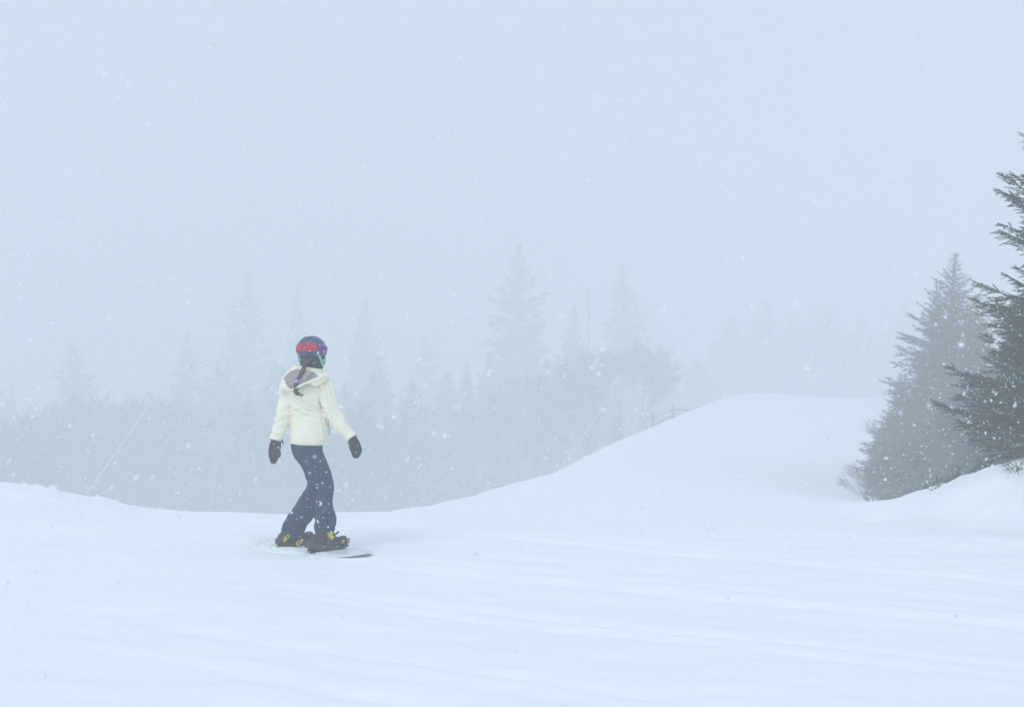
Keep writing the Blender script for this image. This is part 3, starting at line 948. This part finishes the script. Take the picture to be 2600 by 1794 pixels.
def quilt_depth(x, y):
    s = 1e9
    for (ax, ay, bx_, by_) in ((415, 712, 590, 640), (455, 780, 745, 585), (590, 640, 520, 545)):
        t = max(0, min(1, ((x - ax) * (bx_ - ax) + (y - ay) * (by_ - ay)) / ((bx_ - ax) ** 2 + (by_ - ay) ** 2)))
        s = min(s, math.hypot(x - ax - t * (bx_ - ax), y - ay - t * (by_ - ay)))
    return back_depth(x, y) - .040 + .010 * math.exp(-(s / 9) ** 2)
sheet('hood_lining', lin_poly, quilt_depth, .010, lining, 9)
# seams of the quilting
for (a, b) in (((415, 712), (590, 640)), ((640, 690), (738, 590)), ((590, 640), (560, 560))):
    bm = bmesh.new()
    P = [((a[0] + (b[0] - a[0]) * t, a[1] + (b[1] - a[1]) * t)) for t in (0, .33, .66, 1)]
    loft(bm, [(c1(q[0], q[1], quilt_depth(*q) - .007), .0022, .0022) for q in P], UP, 5, 2)
    finish('seam', bm, black_f, root)
# rim turned outwards along the lower edge of the opening
bm = bmesh.new()
rim = [(395, 722), (430, 772), (455, 795), (500, 785), (560, 750), (620, 722), (665, 700), (720, 690), (800, 655), (850, 628)]
loft(bm, [(c1(x, y, back_depth(x, y) - .036), .009, .014) for x, y in rim], UP, 10, 4)
finish('hood_rim', bm, cream, root)

# neck gaiter and balaclava under the helmet
bm = bmesh.new()
loft(bm, [(c1(690, 600), .082, .082), (c1(700, 540), .084, .086), (c1(712, 480), .086, .094), (c1(716, 420) + HD * .01, .09, .104), (c1(714, 360) + HD * .0, .092, .104)], HR, 26, 4, cap_round=.2)
loft(bm, [(c1(730, 500) + HD * .06, .045, .04), (c1(735, 440) + HD * .07, .055, .045)], HR, 14, 3)
finish('neck_gaiter', bm, black_f, root, remesh=.006, smooth_it=3, fn=lambda co: .003 * np.sin(co[:, 2] * 190 + 6 * vnoise(co[:, 0] * 14, co[:, 2] * 9, 2)) * (co[:, 2] < 1.44))

# helmet
hcen = c1(709, 312)
def on_helmet(az, el, off=0.0):
    """az from the facing direction, clockwise seen from above"""
    ra, rb, rc = .108 + off, .127 + off, .103 + off
    # ride higher at the front, lower at the back
    d = HD * math.cos(az) * math.cos(el) * rb + HR * math.sin(az) * math.cos(el) * ra + UP * math.sin(el) * rc
    return hcen + d
bm = bmesh.new()
rings = []
NA = 48
els = [math.radians(e) for e in (-1, 6, 14, 24, 34, 44, 54, 64, 74, 83)]
def lowel(az):
    b = math.cos(az)
    return math.radians(-34 + 44 * max(0, b) ** 1.2 - 6 * abs(math.sin(az)) ** 2)
for e in range(-3, len(els)):
    rg = []
    for k in range(NA):
        az = 2 * PI * k / NA
        lo = lowel(az)
        el = lo + (els[0] - lo) * ((e + 3) / 3) if e < 0 else max(els[e], lo + (e + .1) * .02)
        rg.append(bm.verts.new(on_helmet(az, el, 0.0)))
    rings.append(rg)
inner = []
for k in range(NA):
    az = 2 * PI * k / NA
    inner.append(bm.verts.new(on_helmet(az, lowel(az) + .05, -.016)))
allr = [inner] + rings
for a, b in zip(allr[:-1], allr[1:]):
    for k in range(NA):
        bm.faces.new((a[k], a[(k + 1) % NA], b[(k + 1) % NA], b[k]))
tv = bm.verts.new(on_helmet(0, PI / 2, 0))
for k in range(NA): bm.faces.new((rings[-1][k], rings[-1][(k + 1) % NA], tv))
helmet = finish('helmet', bm, helmet_m, root)
def helm_band(name, a0, a1, e_lo, e_hi, off, th, m, nseg=30, rows=3):
    bm = bmesh.new(); G = []
    for k in range(nseg + 1):
        az = math.radians(a0 + (a1 - a0) * k / nseg)
        lo = e_lo(az) if callable(e_lo) else e_lo
        hi = e_hi(az) if callable(e_hi) else e_hi
        col = [bm.verts.new(on_helmet(az, math.radians(lo + (hi - lo) * j / rows), off + th)) for j in range(rows + 1)]
        col += [bm.verts.new(on_helmet(az, math.radians(lo + (hi - lo) * j / rows), off - .002)) for j in range(rows, -1, -1)]
        G.append(col)
    n_ = len(G[0])
    for a, b in zip(G[:-1], G[1:]):
        for j in range(n_): bm.faces.new((a[j], a[(j + 1) % n_], b[(j + 1) % n_], b[j]))
    bm.faces.new(G[0]); bm.faces.new(G[-1][::-1])
    return finish(name, bm, m, helmet)
# the camera looks at azimuth about 180+25 degrees of the head
helm_band('goggle_strap', 60, 300, lambda a: -8 - 3 * math.cos(a), lambda a: 15 - 3 * math.cos(a), .001, .002, purple, 46)
p_red = helm_band('strap_panel', 124, 255, lambda a: -9 - 5 * math.sin(a - 2.6), lambda a: 27 - 3 * math.sin(a - 2.6), .0028, .002, red, 30)
p_red['label'] = 'crimson panel of the goggle strap'
helm_band('strap_slider', 178, 181, -9, 26, .0046, .001, mat('dark_red_seam', (.32, .01, .04), .7), 3)
helm_band('strap_clip', 116, 123, -22, -9, .005, .004, mat('pale_clip', (.6, .6, .66), .5), 4)
helm_band('strap_print', 84, 96, -14, -4, .0035, .002, mat('pink_print', (.7, .2, .4), .6), 4)
# small dark emblem, three slanted strokes low on the back of the shell
for k in range(3):
    helm_band('emblem_stroke', 156 - k * 6, 160 - k * 6, -20, -14.5 + (k % 2) * 2, .001, .0015, black_f, 2)
for a_ in (150, 165, 205, 220):
    helm_band('vent', a_, a_ + 5, 50, 66, .0005, .001, black_f, 3)
helm_band('goggle_lens', -58, 58, lambda a: -36, lambda a: 4, -.006, .012, lens_m, 24)
helm_band('goggle_frame', -64, 64, lambda a: 4, lambda a: 9, -.004, .014, black_f, 24, 1)
helm_band('goggle_frame', -64, 64, lambda a: -41, lambda a: -36, -.006, .014, black_f, 24, 1)
# chin straps, mint
def strap(name, pts, w, m, parent=root, ref=None):
    bm = bmesh.new(); loft(bm, [(p, w, .0022) for p in pts], ref or HD, 8, 4, cap_round=.2); return finish(name, bm, m, parent)
strap('chin_strap', [c1(795, 385, 11.90), c1(815, 420, 11.90), c1(832, 465, 11.915), c1(845, 510, 11.95)], .008, mint, root, UP.cross(Vector((0, 1, 0))))
strap('chin_strap', [c1(868, 400, 11.985), c1(872, 440, 11.99), c1(855, 490, 12.0), c1(832, 512, 12.02)], .007, mint, root, RT)
strap('chin_strap', [c1(553, 392, 11.99), c1(557, 430, 11.99), c1(575, 470, 12.0)], .007, mint, root, RT)

# braid
bm = bmesh.new()
bp0 = [(680, 425, 11.885), (640, 470, 11.87), (617, 530, 11.855), (597, 590, 11.845), (570, 640, 11.84), (545, 690, 11.835)]
bp1 = [(541, 700, 11.835), (528, 745, 11.835), (520, 790, 11.84), (530, 830, 11.845), (548, 850, 11.845)]
def strand(bm, path, r, tw, R_, ph, r_end=None):
    P = catmull([np.array([*c1(*p)]) for p in path], 7)
    n_ = len(P); out = []
    for k, p in enumerate(P):
        s = k / (n_ - 1); a = ph + tw * s * 2 * PI
        rr_ = r if r_end is None else r + (r_end - r) * s
        out.append((Vector(p) + Vector((math.cos(a) * R_, math.sin(2 * a) * R_ * .5, 0)), rr_, rr_ * .8))
    loft(bm, out, RT, 8, 1)
for k in range(3): strand(bm, bp0, .0112, 2.6, .0075, k * 2 * PI / 3)
for k in range(3): strand(bm, bp1, .0125, .8, .008, k * 2 * PI / 3, .010)
for k in range(7): strand(bm, [(545 + k * 2, 830, 11.845), (560 + k * 3, 850 + k, 11.84), (580 + k * 4, 868 - k * 3, 11.84), (598 + k * 2.5, 872 - k * 4, 11.842)], .005, .3, .002, k, .0015)
for k in range(8): strand(bm, [(600 + k * 10, 418, 11.9), (635 + k * 6, 440, 11.885), (640 + k * 2, 480, 11.872), (622, 530, 11.862)], .007, .2, .001, k, .006)
braid = finish('braid', bm, hair, root)
bm = bmesh.new(); loft(bm, [(c1(548, 680, 11.833), .019, .016), (c1(541, 692, 11.832), .02, .017), (c1(537, 702, 11.833), .019, .016)], RT, 12, 2)
finish('hair_tie', bm, mat('violet_hair_tie', (.2, .16, .5), .7), root)

# pants
def wrinkle_pants(co):
    x = co[:, 0] + 1.53; z = co[:, 2]
    d = .006 * fbm(x * 8, z * 7, 51, 3)
    for (cx, cz, sx, sz, fr, sl, am) in ((.0, .46, .12, .07, 70, .7, .008), (.0, .62, .1, .08, 45, -.9, .005), (-.11, .2, .12, .07, 75, -.4, .010), (.05, .2, .09, .07, 80, .3, .010), (.0, .34, .16, .06, 60, .6, .006)):
        d = d + am * np.exp(-((x - cx) / sx) ** 2 - ((z - cz) / sz) ** 2) * (1.6 * np.abs(np.sin(.5 * fr * (z - cz + sl * (x - cx)) + 3 * vnoise(x * 8, z * 8, 13))) ** .7 - 1)
    return d + grooves(co, PG)
bm = bmesh.new()
loft(bm, [(c2(648, 60), .118, .10), (c2(652, 130), .122, .112), (c2(668, 200), .118, .122), (c2(700, 270), .105, .115)], RT, 28, 4)
loft(bm, [(c2(690, 200, 11.97), .088, .10), (c2(730, 300, 11.94), .090, .10), (c2(790, 430, 11.90), .083, .093), (c2(838, 540, 11.87), .077, .085), (c2(868, 640, 11.85), .070, .08),
          (c2(862, 720, 11.85), .066, .08), (c2(852, 820, 11.86), .066, .082), (c2(856, 920, 11.86), .073, .088), (c2(868, 1020, 11.86), .080, .09), (c2(864, 1110, 11.86), .077, .088), (c2(858, 1190, 11.855), .074, .086)],
     Vector((1, 0, 0)), 24, 5, cap_round=.1)
loft(bm, [(c2(655, 200, 12.03), .088, .10), (c2(685, 300, 12.04), .083, .1), (c2(728, 430, 12.05), .074, .09), (c2(758, 540, 12.06), .070, .085), (c2(772, 640, 12.08), .072, .082),
          (c2(745, 720, 12.10), .084, .082), (c2(690, 830, 12.12), .092, .086), (c2(618, 930, 12.14), .086, .086), (c2(548, 1030, 12.16), .084, .09), (c2(505, 1110, 12.17), .085, .09), (c2(470, 1195, 12.18), .085, .09)],
     Vector((1, 0, 0)), 24, 5, cap_round=.1)
finish('pants', bm, navy, root, remesh=.0055, smooth_it=4, fn=wrinkle_pants)
# side vent flap on the near leg, cargo flap bulge behind each calf
for (pts) in ([c2(958, 905, 11.87), c2(966, 990, 11.87), c2(964, 1080, 11.87), c2(945, 1150, 11.87)], [c2(435, 1000, 12.17), c2(415, 1060, 12.17), c2(390, 1130, 12.17), c2(372, 1190, 12.18)]):
    bm = bmesh.new(); loft(bm, [(pts[0], .008, .025), (pts[1], .02, .05), (pts[2], .02, .05), (pts[3], .012, .04)], RT, 12, 4)
    finish('gaiter_flap', bm, navy, root, fn=lambda co: .003 * fbm(co[:, 0] * 40, co[:, 2] * 40, 8, 2))

# mittens
def mitten(pts, thumb, cord, ref):
    bm = bmesh.new()
    loft(bm, pts, ref, 20, 5, cap_round=.75)
    loft(bm, thumb, ref, 12, 4, cap_round=.8)
    o = finish('mitten', bm, mitt_m, root, remesh=.005, smooth_it=3, fn=lambda co: .0025 * fbm(co[:, 0] * 30, co[:, 2] * 30, 71, 3))
    bm = bmesh.new(); loft(bm, cord, ref, 6, 3); finish('cuff_cord', bm, black_f, o)
mitten([(c2(278, 70, 11.95), .040, .038), (c2(280, 105, 11.95), .043, .04), (c2(272, 170, 11.945), .046, .036), (c2(262, 240, 11.94), .0445, .032), (c2(256, 310, 11.935), .033, .027), (c2(252, 335, 11.935), .026, .022)],
       [(c2(295, 170, 11.93), .018, .018), (c2(318, 225, 11.925), .0165, .017), (c2(322, 270, 11.92), .012, .013)],
       [(c2(345, 95, 11.945), .006, .006), (c2(352, 75, 11.945), .008, .008), (c2(365, 105, 11.94), .006, .006), (c2(380, 130, 11.94), .003, .003)], RT)
mitten([(c2(1190, 65, 11.92), .038, .038), (c2(1205, 95, 11.915), .041, .038), (c2(1228, 150, 11.91), .044, .034), (c2(1242, 205, 11.905), .0435, .031), (c2(1238, 250, 11.9), .035, .027), (c2(1234, 268, 11.9), .027, .022)],
       [(c2(1195, 120, 11.90), .017, .018), (c2(1180, 165, 11.87), .015, .016), (c2(1190, 205, 11.86), .012, .013)],
       [(c2(1235, 60, 11.92), .010, .012), (c2(1225, 20, 11.925), .010, .012), (c2(1212, -25, 11.93), .006, .008), (c2(1213, -38, 11.93), .003, .004)], RT)

# ------------------------------------------------------------------ snowboard under her feet (+ bindings)
BU = Vector((.60, -.80, .030)).normalized()              # towards the nose
BV = Vector((.80, .60, .055)); BV = (BV - BU * BV.dot(BU)).normalized()   # towards the toes
BN = BU.cross(BV).normalized()
if BN.z < 0: BN = -BN
BC = W(792, 1391, 12.0)
board = thing('snowboard', tuple(BC), 'white snowboard with dark edge and lime tail, half buried in kicked up snow', 'snowboard')
def bpt(s, w, h): return BC + BU * s + BV * w + BN * h
bm = bmesh.new(); rows = []
LB = .735
ss = np.concatenate([-LB * np.cos(np.linspace(0, PI / 2.2, 16))[:-1], np.linspace(-.12, .12, 3), (LB * np.cos(np.linspace(0, PI / 2.2, 16))[:-1])[::-1]])
ss = np.sort(ss)
def halfw(s):
    a = abs(s)
    w = .125 + .018 * (min(a, .56) / .56) ** 2
    if a > .56: w *= math.sqrt(max(0.0, 1 - ((a - .56) / (LB - .56)) ** 2.3))
    return max(w, .002)
def lift(s): return .012 * max(0, (abs(s) - .53) / (LB - .53)) ** 1.8
for s in ss:
    w = halfw(s); rows.append(([bm.verts.new(bpt(s, w * t, lift(s) + .0045)) for t in (-1, -.5, 0, .5, 1)], [bm.verts.new(bpt(s, w * t, lift(s) - .0045)) for t in (-1, -.5, 0, .5, 1)]))
for a, b in zip(rows[:-1], rows[1:]):
    for j in range(4):
        bm.faces.new((a[0][j], a[0][j + 1], b[0][j + 1], b[0][j])); bm.faces.new((a[1][j], b[1][j], b[1][j + 1], a[1][j + 1]))
    for j in (0, 4): bm.faces.new((a[0][j], b[0][j], b[1][j], a[1][j]))
for r_ in (rows[0], rows[-1]): bm.faces.new(list(r_[0]) + list(r_[1])[::-1])
finish('deck', bm, deck_m, board)
# steel edge and base, a hair larger and lower than the deck
bm = bmesh.new(); rows = []
for s in ss:
    w = halfw(s) + .003; rows.append(([bm.verts.new(bpt(s * 1.003, w * t, lift(s) - .0015)) for t in (-1, 1)], [bm.verts.new(bpt(s * 1.003, w * t, lift(s) - .009)) for t in (-1, 1)]))
for a, b in zip(rows[:-1], rows[1:]):
    bm.faces.new((a[0][0], a[0][1], b[0][1], b[0][0])); bm.faces.new((a[1][0], b[1][0], b[1][1], a[1][1]))
    for j in (0, 1): bm.faces.new((a[0][j], b[0][j], b[1][j], a[1][j]))
for r_ in (rows[0], rows[-1]): bm.faces.new(list(r_[0]) + list(r_[1])[::-1])
finish('base', bm, deck_m, board)
bm = bmesh.new()
for sg in (-1, 1):
    loft(bm, [(bpt(s, (halfw(s) + .002) * sg, lift(s) - .010), .0019, .0019) for s in ss], BV, 6, 1, cap_round=0)
finish('edge', bm, edge_m, board)
# lime graphic on the tail, as two patches
for (s0, s1, wf) in ((-.724, -.61, .95), (-.52, -.44, .8)):
    bm = bmesh.new(); g = []
    for k in range(9):
        s = s0 + (s1 - s0) * k / 8; w = halfw(s) * wf
        g.append([bm.verts.new(bpt(s, w * t, lift(s) + .0062)) for t in (-1, -.3, .3, 1)] + [bm.verts.new(bpt(s, w * t, lift(s) + .003)) for t in (1, .3, -.3, -1)])
    for a, b in zip(g[:-1], g[1:]):
        for j in range(8): bm.faces.new((a[j], a[(j + 1) % 8], b[(j + 1) % 8], b[j]))
    bm.faces.new(g[0]); bm.faces.new(g[-1][::-1])
    finish('tail_graphic', bm, lime, board)

# boots : profile along the foot direction, lofted in the board's frame
def fp_(c, f, u, s, h, w=0):
    return c + f * s + UPB * h + u * w
UPB = (BN * .6 + UP * .4).normalized()
def boot(center, ang, shin, near):
    """center: sole centre on the board; ang: foot yaw off the across-board direction; shin: top of the shaft"""
    f = (Matrix.Rotation(ang, 3, BN) @ BV).normalized(); u = f.cross(BN).normalized()
    bm = bmesh.new()
    # foot: heel to toe
    loft(bm, [(fp_(center, f, u, -.135, .055), .036, .05), (fp_(center, f, u, -.10, .056), .044, .056), (fp_(center, f, u, -.03, .056), .045, .058), (fp_(center, f, u, .04, .05), .048, .052),
              (fp_(center, f, u, .10, .040), .050, .040), (fp_(center, f, u, .145, .034), .040, .030)], u, 20, 4, cap_round=.5, power=2.6)
    ank = fp_(center, f, u, -.085, .06)
    loft(bm, [(ank, .045, .058), (ank.lerp(shin, .35) + f * .02, .046, .062), (ank.lerp(shin, .7) + f * .014, .052, .064), (shin, .056, .066)], u, 20, 4, cap_round=.2)
    # tongue
    loft(bm, [(fp_(center, f, u, .04, .085), .03, .02), (fp_(center, f, u, -.005, .13), .03, .02), (shin + f * .065, .032, .016)], u, 12, 4)
    b = finish('boot', bm, boot_m, root, remesh=.0055, smooth_it=2, fn=lambda co: .002 * fbm(co[:, 0] * 40, co[:, 2] * 40, 81, 2))
    # sole
    bm = bmesh.new()
    loft(bm, [(fp_(center, f, u, -.15, .012), .040, .010), (fp_(center, f, u, -.08, .012), .048, .011), (fp_(center, f, u, .03, .012), .047, .011), (fp_(center, f, u, .11, .012), .054, .011), (fp_(center, f, u, .158, .016), .036, .010)], u, 16, 4, power=2.8)
    finish('sole', bm, bind_m, b)
    return f, u, b
def lace(pts, r, parent, m=None):
    bm = bmesh.new(); loft(bm, [(p, r, r) for p in pts], UP, 6, 4, cap_round=.3); return finish('lace', bm, m or yellow, parent)
def binding(center, ang, name_back):
    f = (Matrix.Rotation(ang, 3, BN) @ BV).normalized(); u = f.cross(BN).normalized()
    bd = bpy.data.objects.new('binding', None)
    bm = bmesh.new()
    loft(bm, [(fp_(center, f, u, -.13, .002), .052, .004), (fp_(center, f, u, -.05, .002), .056, .005), (fp_(center, f, u, .07, .002), .056, .005), (fp_(center, f, u, .13, .002), .05, .004)], u, 16, 3, power=3.5)
    # side rails and heel loop as one frame
    for sg in (1, -1):
        loft(bm, [(fp_(center, f, u, .10, .014, sg * .060), .003, .016), (fp_(center, f, u, 0, .022, sg * .060), .004, .022), (fp_(center, f, u, -.11, .045, sg * .056), .004, .024), (fp_(center, f, u, -.165, .062, sg * .028), .005, .024), (fp_(center, f, u, -.178, .066, 0), .008, .024)], u, 10, 4)
    base = finish('binding', bm, bind_m, board)
    # highback
    bm = bmesh.new()
    loft(bm, [(fp_(center, f, u, -.148, .05), .036, .005), (fp_(center, f, u, -.140, .08), .040, .006), (fp_(center, f, u, -.128, .105), .036, .006), (fp_(center, f, u, -.115, .125), .026, .005)], u, 18, 4, power=2.6)
    finish('highback', bm, bind_m, base)
    # ankle and toe straps arch over the boot
    def arch(s0, h, w, wid, m, lean=.0):
        bm = bmesh.new(); P = []
        for k in range(9):
            a = PI * k / 8
            P.append((fp_(center, f, u, s0 + lean * math.sin(a), .03 + h * math.sin(a) ** .8, math.cos(a) * w), wid, .006))
        loft(bm, P, f, 10, 2, cap_round=.3, power=3); return finish('strap', bm, m, base)
    arch(-.02, .105, .062, .024, bind_m, .045)
    arch(.115, .062, .064, .017, bind_m, .01)
    # ratchet levers
    if name_back:
        for (x0, y0, x1, y1, rr_) in ((955, 1232, 1032, 1168, .0105), (1118, 1300, 1156, 1248, .009)):
            bm = bmesh.new(); a = c2(x0, y0, 11.79); b2 = c2(x1, y1, 11.80)
            loft(bm, [(a, rr_, rr_ * .7), (a.lerp(b2, .5), rr_, rr_ * .7), (b2, rr_ * .8, rr_ * .6)], u, 8, 3, cap_round=.8)
            finish('ratchet', bm, bind_m, base)
    return f, u, base
LC = BC - BU * .245 + BN * .008      # rear (left) foot
RC = BC + BU * .245 + BN * .008      # front (right) foot
lsh, rsh = c2(475, 1150, 12.18), c2(858, 1150, 11.85)
fl, ul, bl = boot(LC - BV * .005, .10, lsh, False)
fr_, ur, br_ = boot(RC - BV * .005, -.12, rsh, True)
f, u, base_l = binding(LC - BN * .008, .10, False)
f2, u2, base_r = binding(RC - BN * .008, -.12, True)
# yellow loops and laces, on the side of each boot that faces the camera
def side_pt(c, f, u, s, h, w): return fp_(c, f, u, s, h, w)
def loop(c, f, u, s, h, w, L, hh, parent):
    P = []
    for k in range(13):
        a = 2 * PI * k / 12
        P.append(side_pt(c, f, u, s + math.cos(a) * L + math.sin(a) * .012, h + math.sin(a) * hh + math.cos(a) * .014, w))
    bm = bmesh.new(); loft(bm, [(p, .0035, .0035) for p in P], UP, 6, 2, cap_round=0); return finish('lace_loop', bm, yellow, parent)
sgl = 1 if ul.dot(Vector((0, -1, 0))) > 0 else -1
sgr = 1 if ur.dot(Vector((0, -1, 0))) > 0 else -1
def img_loop(cx, cy, L, hh, tilt, D, parent, r=.005):
    P = []
    for k in range(15):
        a = 2 * PI * k / 14
        x = math.cos(a) * L; y = math.sin(a) * hh
        P.append((c2(cx + x * math.cos(tilt) + y * math.sin(tilt), cy - x * math.sin(tilt) + y * math.cos(tilt), D + .0006 * x), r, r))
    bm = bmesh.new(); loft(bm, P, UP, 6, 2, cap_round=0); return finish('lace_loop', bm, yellow, parent)
img_loop(418, 1232, 42, 16, .75, 12.07, bl)
img_loop(395, 1262, 26, 8, 1.2, 12.07, bl)
img_loop(562, 1298, 40, 15, .6, 12.10, bl)
for pts in (((900, 1185), (940, 1215), (975, 1232)), ((938, 1178), (935, 1215), (940, 1255)), ((905, 1222), (940, 1205), (925, 1180)), ((945, 1210), (962, 1190), (955, 1175)), ((938, 1225), (955, 1240), (948, 1262))):
    lace([c2(x_, y_, 11.745) for x_, y_ in pts], .005, br_)
bm = bmesh.new(); loft(bm, [(fp_(RC, f2, u2, .09, .05, sgr * .058), .016, .008), (fp_(RC, f2, u2, .135, .048, sgr * .05), .016, .008), (fp_(RC, f2, u2, .165, .045, sgr * .02), .015, .007)], UP, 8, 3)
o = finish('toe_cap', bm, orange, base_r); o['label'] = 'worn orange brown toe strap'

# ------------------------------------------------------------------ loose snow
def chunk_cloud(centers, radii, seed, octa=False):
    """many little irregular lumps (squashed, jittered icosahedra)"""
    bm = bmesh.new(); bmesh.ops.create_icosphere(bm, subdivisions=1, radius=1)
    bv = np.array([v.co[:] for v in bm.verts]); bf = np.array([[v.index for v in f.verts] for f in bm.faces]); bm.free()
    if octa:
        bv = np.array([(1, 0, 0), (0, 1, 0), (-1, 0, 0), (0, -1, 0), (.9, 0, .1), (0, 0, 1), (-.9, 0, -.1), (0, 0, -1), (0, 1, .1), (0, .1, 1), (0, -1, -.1), (0, -.1, -1.)])
        bf = np.array([(0, 1, 2), (0, 2, 3), (4, 5, 6), (4, 6, 7), (8, 9, 10), (8, 10, 11)])
    r = np.random.default_rng(seed); n_ = len(centers); k = len(bv)
    V = np.repeat(bv[None], n_, 0) * (1 + .35 * r.normal(0, 1, (n_, k, 1)).clip(-1.6, 1.8))
    V = V * np.stack([r.uniform(.5, 1, n_), r.uniform(.5, 1, n_), r.uniform(.6, 1.5, n_)], 1)[:, None, :]
    # tilt the long axis the way the wind carries them (up to the right)
    q = r.normal(0, 1, (n_, 4)); q[:, 0] += 1.2; q[:, 2] += .9; q /= np.linalg.norm(q, axis=1)[:, None]
    w, x, y, z = q.T
    Rm = np.stack([1 - 2 * (y * y + z * z), 2 * (x * y - w * z), 2 * (x * z + w * y), 2 * (x * y + w * z), 1 - 2 * (x * x + z * z), 2 * (y * z - w * x), 2 * (x * z - w * y), 2 * (y * z + w * x), 1 - 2 * (x * x + y * y)], 1).reshape(-1, 3, 3)
    V = np.einsum('nij,nkj->nki', Rm, V) * np.asarray(radii)[:, None, None] + np.asarray(centers)[:, None, :]
    F = bf[None] + (np.arange(n_) * k)[:, None, None]
    return V.reshape(-1, 3), F.reshape(-1, 3)
flake_m = mat('snowflake', (.97, .975, .98), .6, .3)
n_ = flake_m.node_tree.nodes; l_ = flake_m.node_tree.links
tr_ = n_.new('ShaderNodeBsdfTranslucent'); tr_.inputs[0].default_value = (.95, .96, .98, 1)
ms_ = n_.new('ShaderNodeMixShader'); ms_.inputs[0].default_value = .5
l_.new(n_['Principled BSDF'].outputs[0], ms_.inputs[1]); l_.new(tr_.outputs[0], ms_.inputs[2]); l_.new(ms_.outputs[0], n_['Material Output'].inputs[0])

# spray behind and over the tail of the board
r = np.random.default_rng(3)
cs, rs = [], []
for k in range(9000):
    s = -.78 + abs(r.normal(0, .22)) if r.random() < .7 else r.uniform(-.8, .35)
    w = r.normal(-.02, .12)
    h = abs(r.normal(0, .035)) * (1 if s < -.2 else .6) + .0
    p = BC + BU * s * .9 + BV * w + UP * h + Vector((-.03, 0, -.02 + .0))
    if s > -.62 and h > .07: continue
    cs.append(p[:]); rs.append(r.uniform(.0008, .0026))
for k in range(900):
    s = -.75 - abs(r.normal(0, .16)); p = BC + BU * s + BV * r.normal(0, .12) + UP * abs(r.normal(.02, .06)); cs.append(p[:]); rs.append(r.uniform(.001, .003))
V_, F_ = chunk_cloud(np.array(cs), np.array(rs) * 1.3, 5, True)
o = link('snow_spray', mesh_np('snow_spray', V_, F_), flake_m, smooth=True)
tag(o, 'white powder snow kicked up over the tail of the snowboard', 'snow spray', kind='stuff')
# soft heaps of pushed snow over the board
bm = bmesh.new()
for (s, w, rr_, hz_) in ((-.52, -.06, .10, .030), (-.42, -.16, .10, .028), (-.26, -.19, .10, .026), (-.10, -.16, .12, .038), (.05, -.155, .11, .036), (.17, -.15, .08, .028), (-.24, -.12, .11, .036), (-.64, .06, .085, .036), (-.66, -.06, .07, .034), (-.56, .02, .085, .048), (-.70, -.14, .09, .04), (-.42, .10, .10, .045), (-.66, -.16, .10, .022), (-.86, -.04, .11, .03), (.0, -.02, .09, .028), (-.92, .10, .10, .025)):
    c = bpt(s, w, 0) + Vector((0, 0, -.02))
    mtx = Matrix.Translation(c) @ Matrix.Diagonal((rr_ * 1.3, rr_ * 1.1, hz_, 1))
    bmesh.ops.create_icosphere(bm, subdivisions=4, radius=1, matrix=mtx)
heap = finish('snow_heap', bm, snow_m, None, remesh=.009, smooth_it=5, fn=lambda co: .012 * fbm(co[:, 0] * 26, co[:, 1] * 26 + co[:, 2] * 30, 91, 3))
tag(heap, 'soft heap of pushed snow against the boots and the board', 'snow heap', kind='stuff')

# lumps of broken snow along the berm on the left
cs, rs = [], []
for k in range(60):
    x = r.uniform(-7.5, -3.3); y = 14.55 + r.normal(0, .22)
    rr_ = r.uniform(.025, .085) * (.6 if x > -4 else 1)
    cs.append((x, y, tz(x, y) - rr_ * .3)); rs.append(rr_)
V_, F_ = chunk_cloud(np.array(cs), np.array(rs), 8)
o = link('snow_lumps', mesh_np('snow_lumps', V_, F_), snow_m)
tag(o, 'rounded lumps of broken snow along the crest of the left berm', 'snow lumps', kind='stuff')

# falling snow
r = np.random.default_rng(12)
def flakes_in(N, y0, y1, r0, sg, lo, hi):
    """even density through the air in front of the camera, widening with the view"""
    fy = y0 + (y1 - y0) * r.random(N * 3); fx = r.uniform(-1, 1, N * 3) * (.4 * y1 + 1.2); fz = r.uniform(-1.2, .28 * y1 + 2.2, N * 3)
    ok = (np.abs(fx) < .4 * fy + 1.2) & (fz < .28 * fy + 2.2) & (fz > terrain(fx, fy) + .03)
    P = np.stack([fx, fy, fz], 1)[ok][:N]
    return P, np.exp(r.normal(math.log(r0), sg, len(P))).clip(lo, hi)
small = [flakes_in(34000, 2.5, 14, .0035, .35, .0015, .0075), flakes_in(18000, 14, 32, .0075, .35, .002, .013)]
large = [flakes_in(1300, 3.2, 14, .0062, .3, .003, .010), flakes_in(300, 3.2, 9, .0085, .2, .006, .012)]
P = np.concatenate([a for a, b in small]); R_ = np.concatenate([b for a, b in small])
PL = np.concatenate([a for a, b in large]); RL = np.concatenate([b for a, b in large])
keep = PL[:, 2] > .55; PL = PL[keep]; RL = RL[keep]
PL = np.repeat(PL, 8, 0) + r.normal(0, .42, (len(PL) * 8, 3)) * np.repeat(RL, 8)[:, None]     # big flakes are clumps of crystals
V_, F_ = chunk_cloud(np.concatenate([P, PL]), np.concatenate([R_, np.repeat(RL, 8) * .55]), 21, True)
allv, allf = [V_], [F_]
o = link('falling_snow', mesh_np('falling_snow', np.concatenate(allv), np.concatenate(allf)), flake_m)
tag(o, 'white snowflakes falling through the air across the whole view', 'falling snow', kind='stuff')
print('filler trees', cnt)
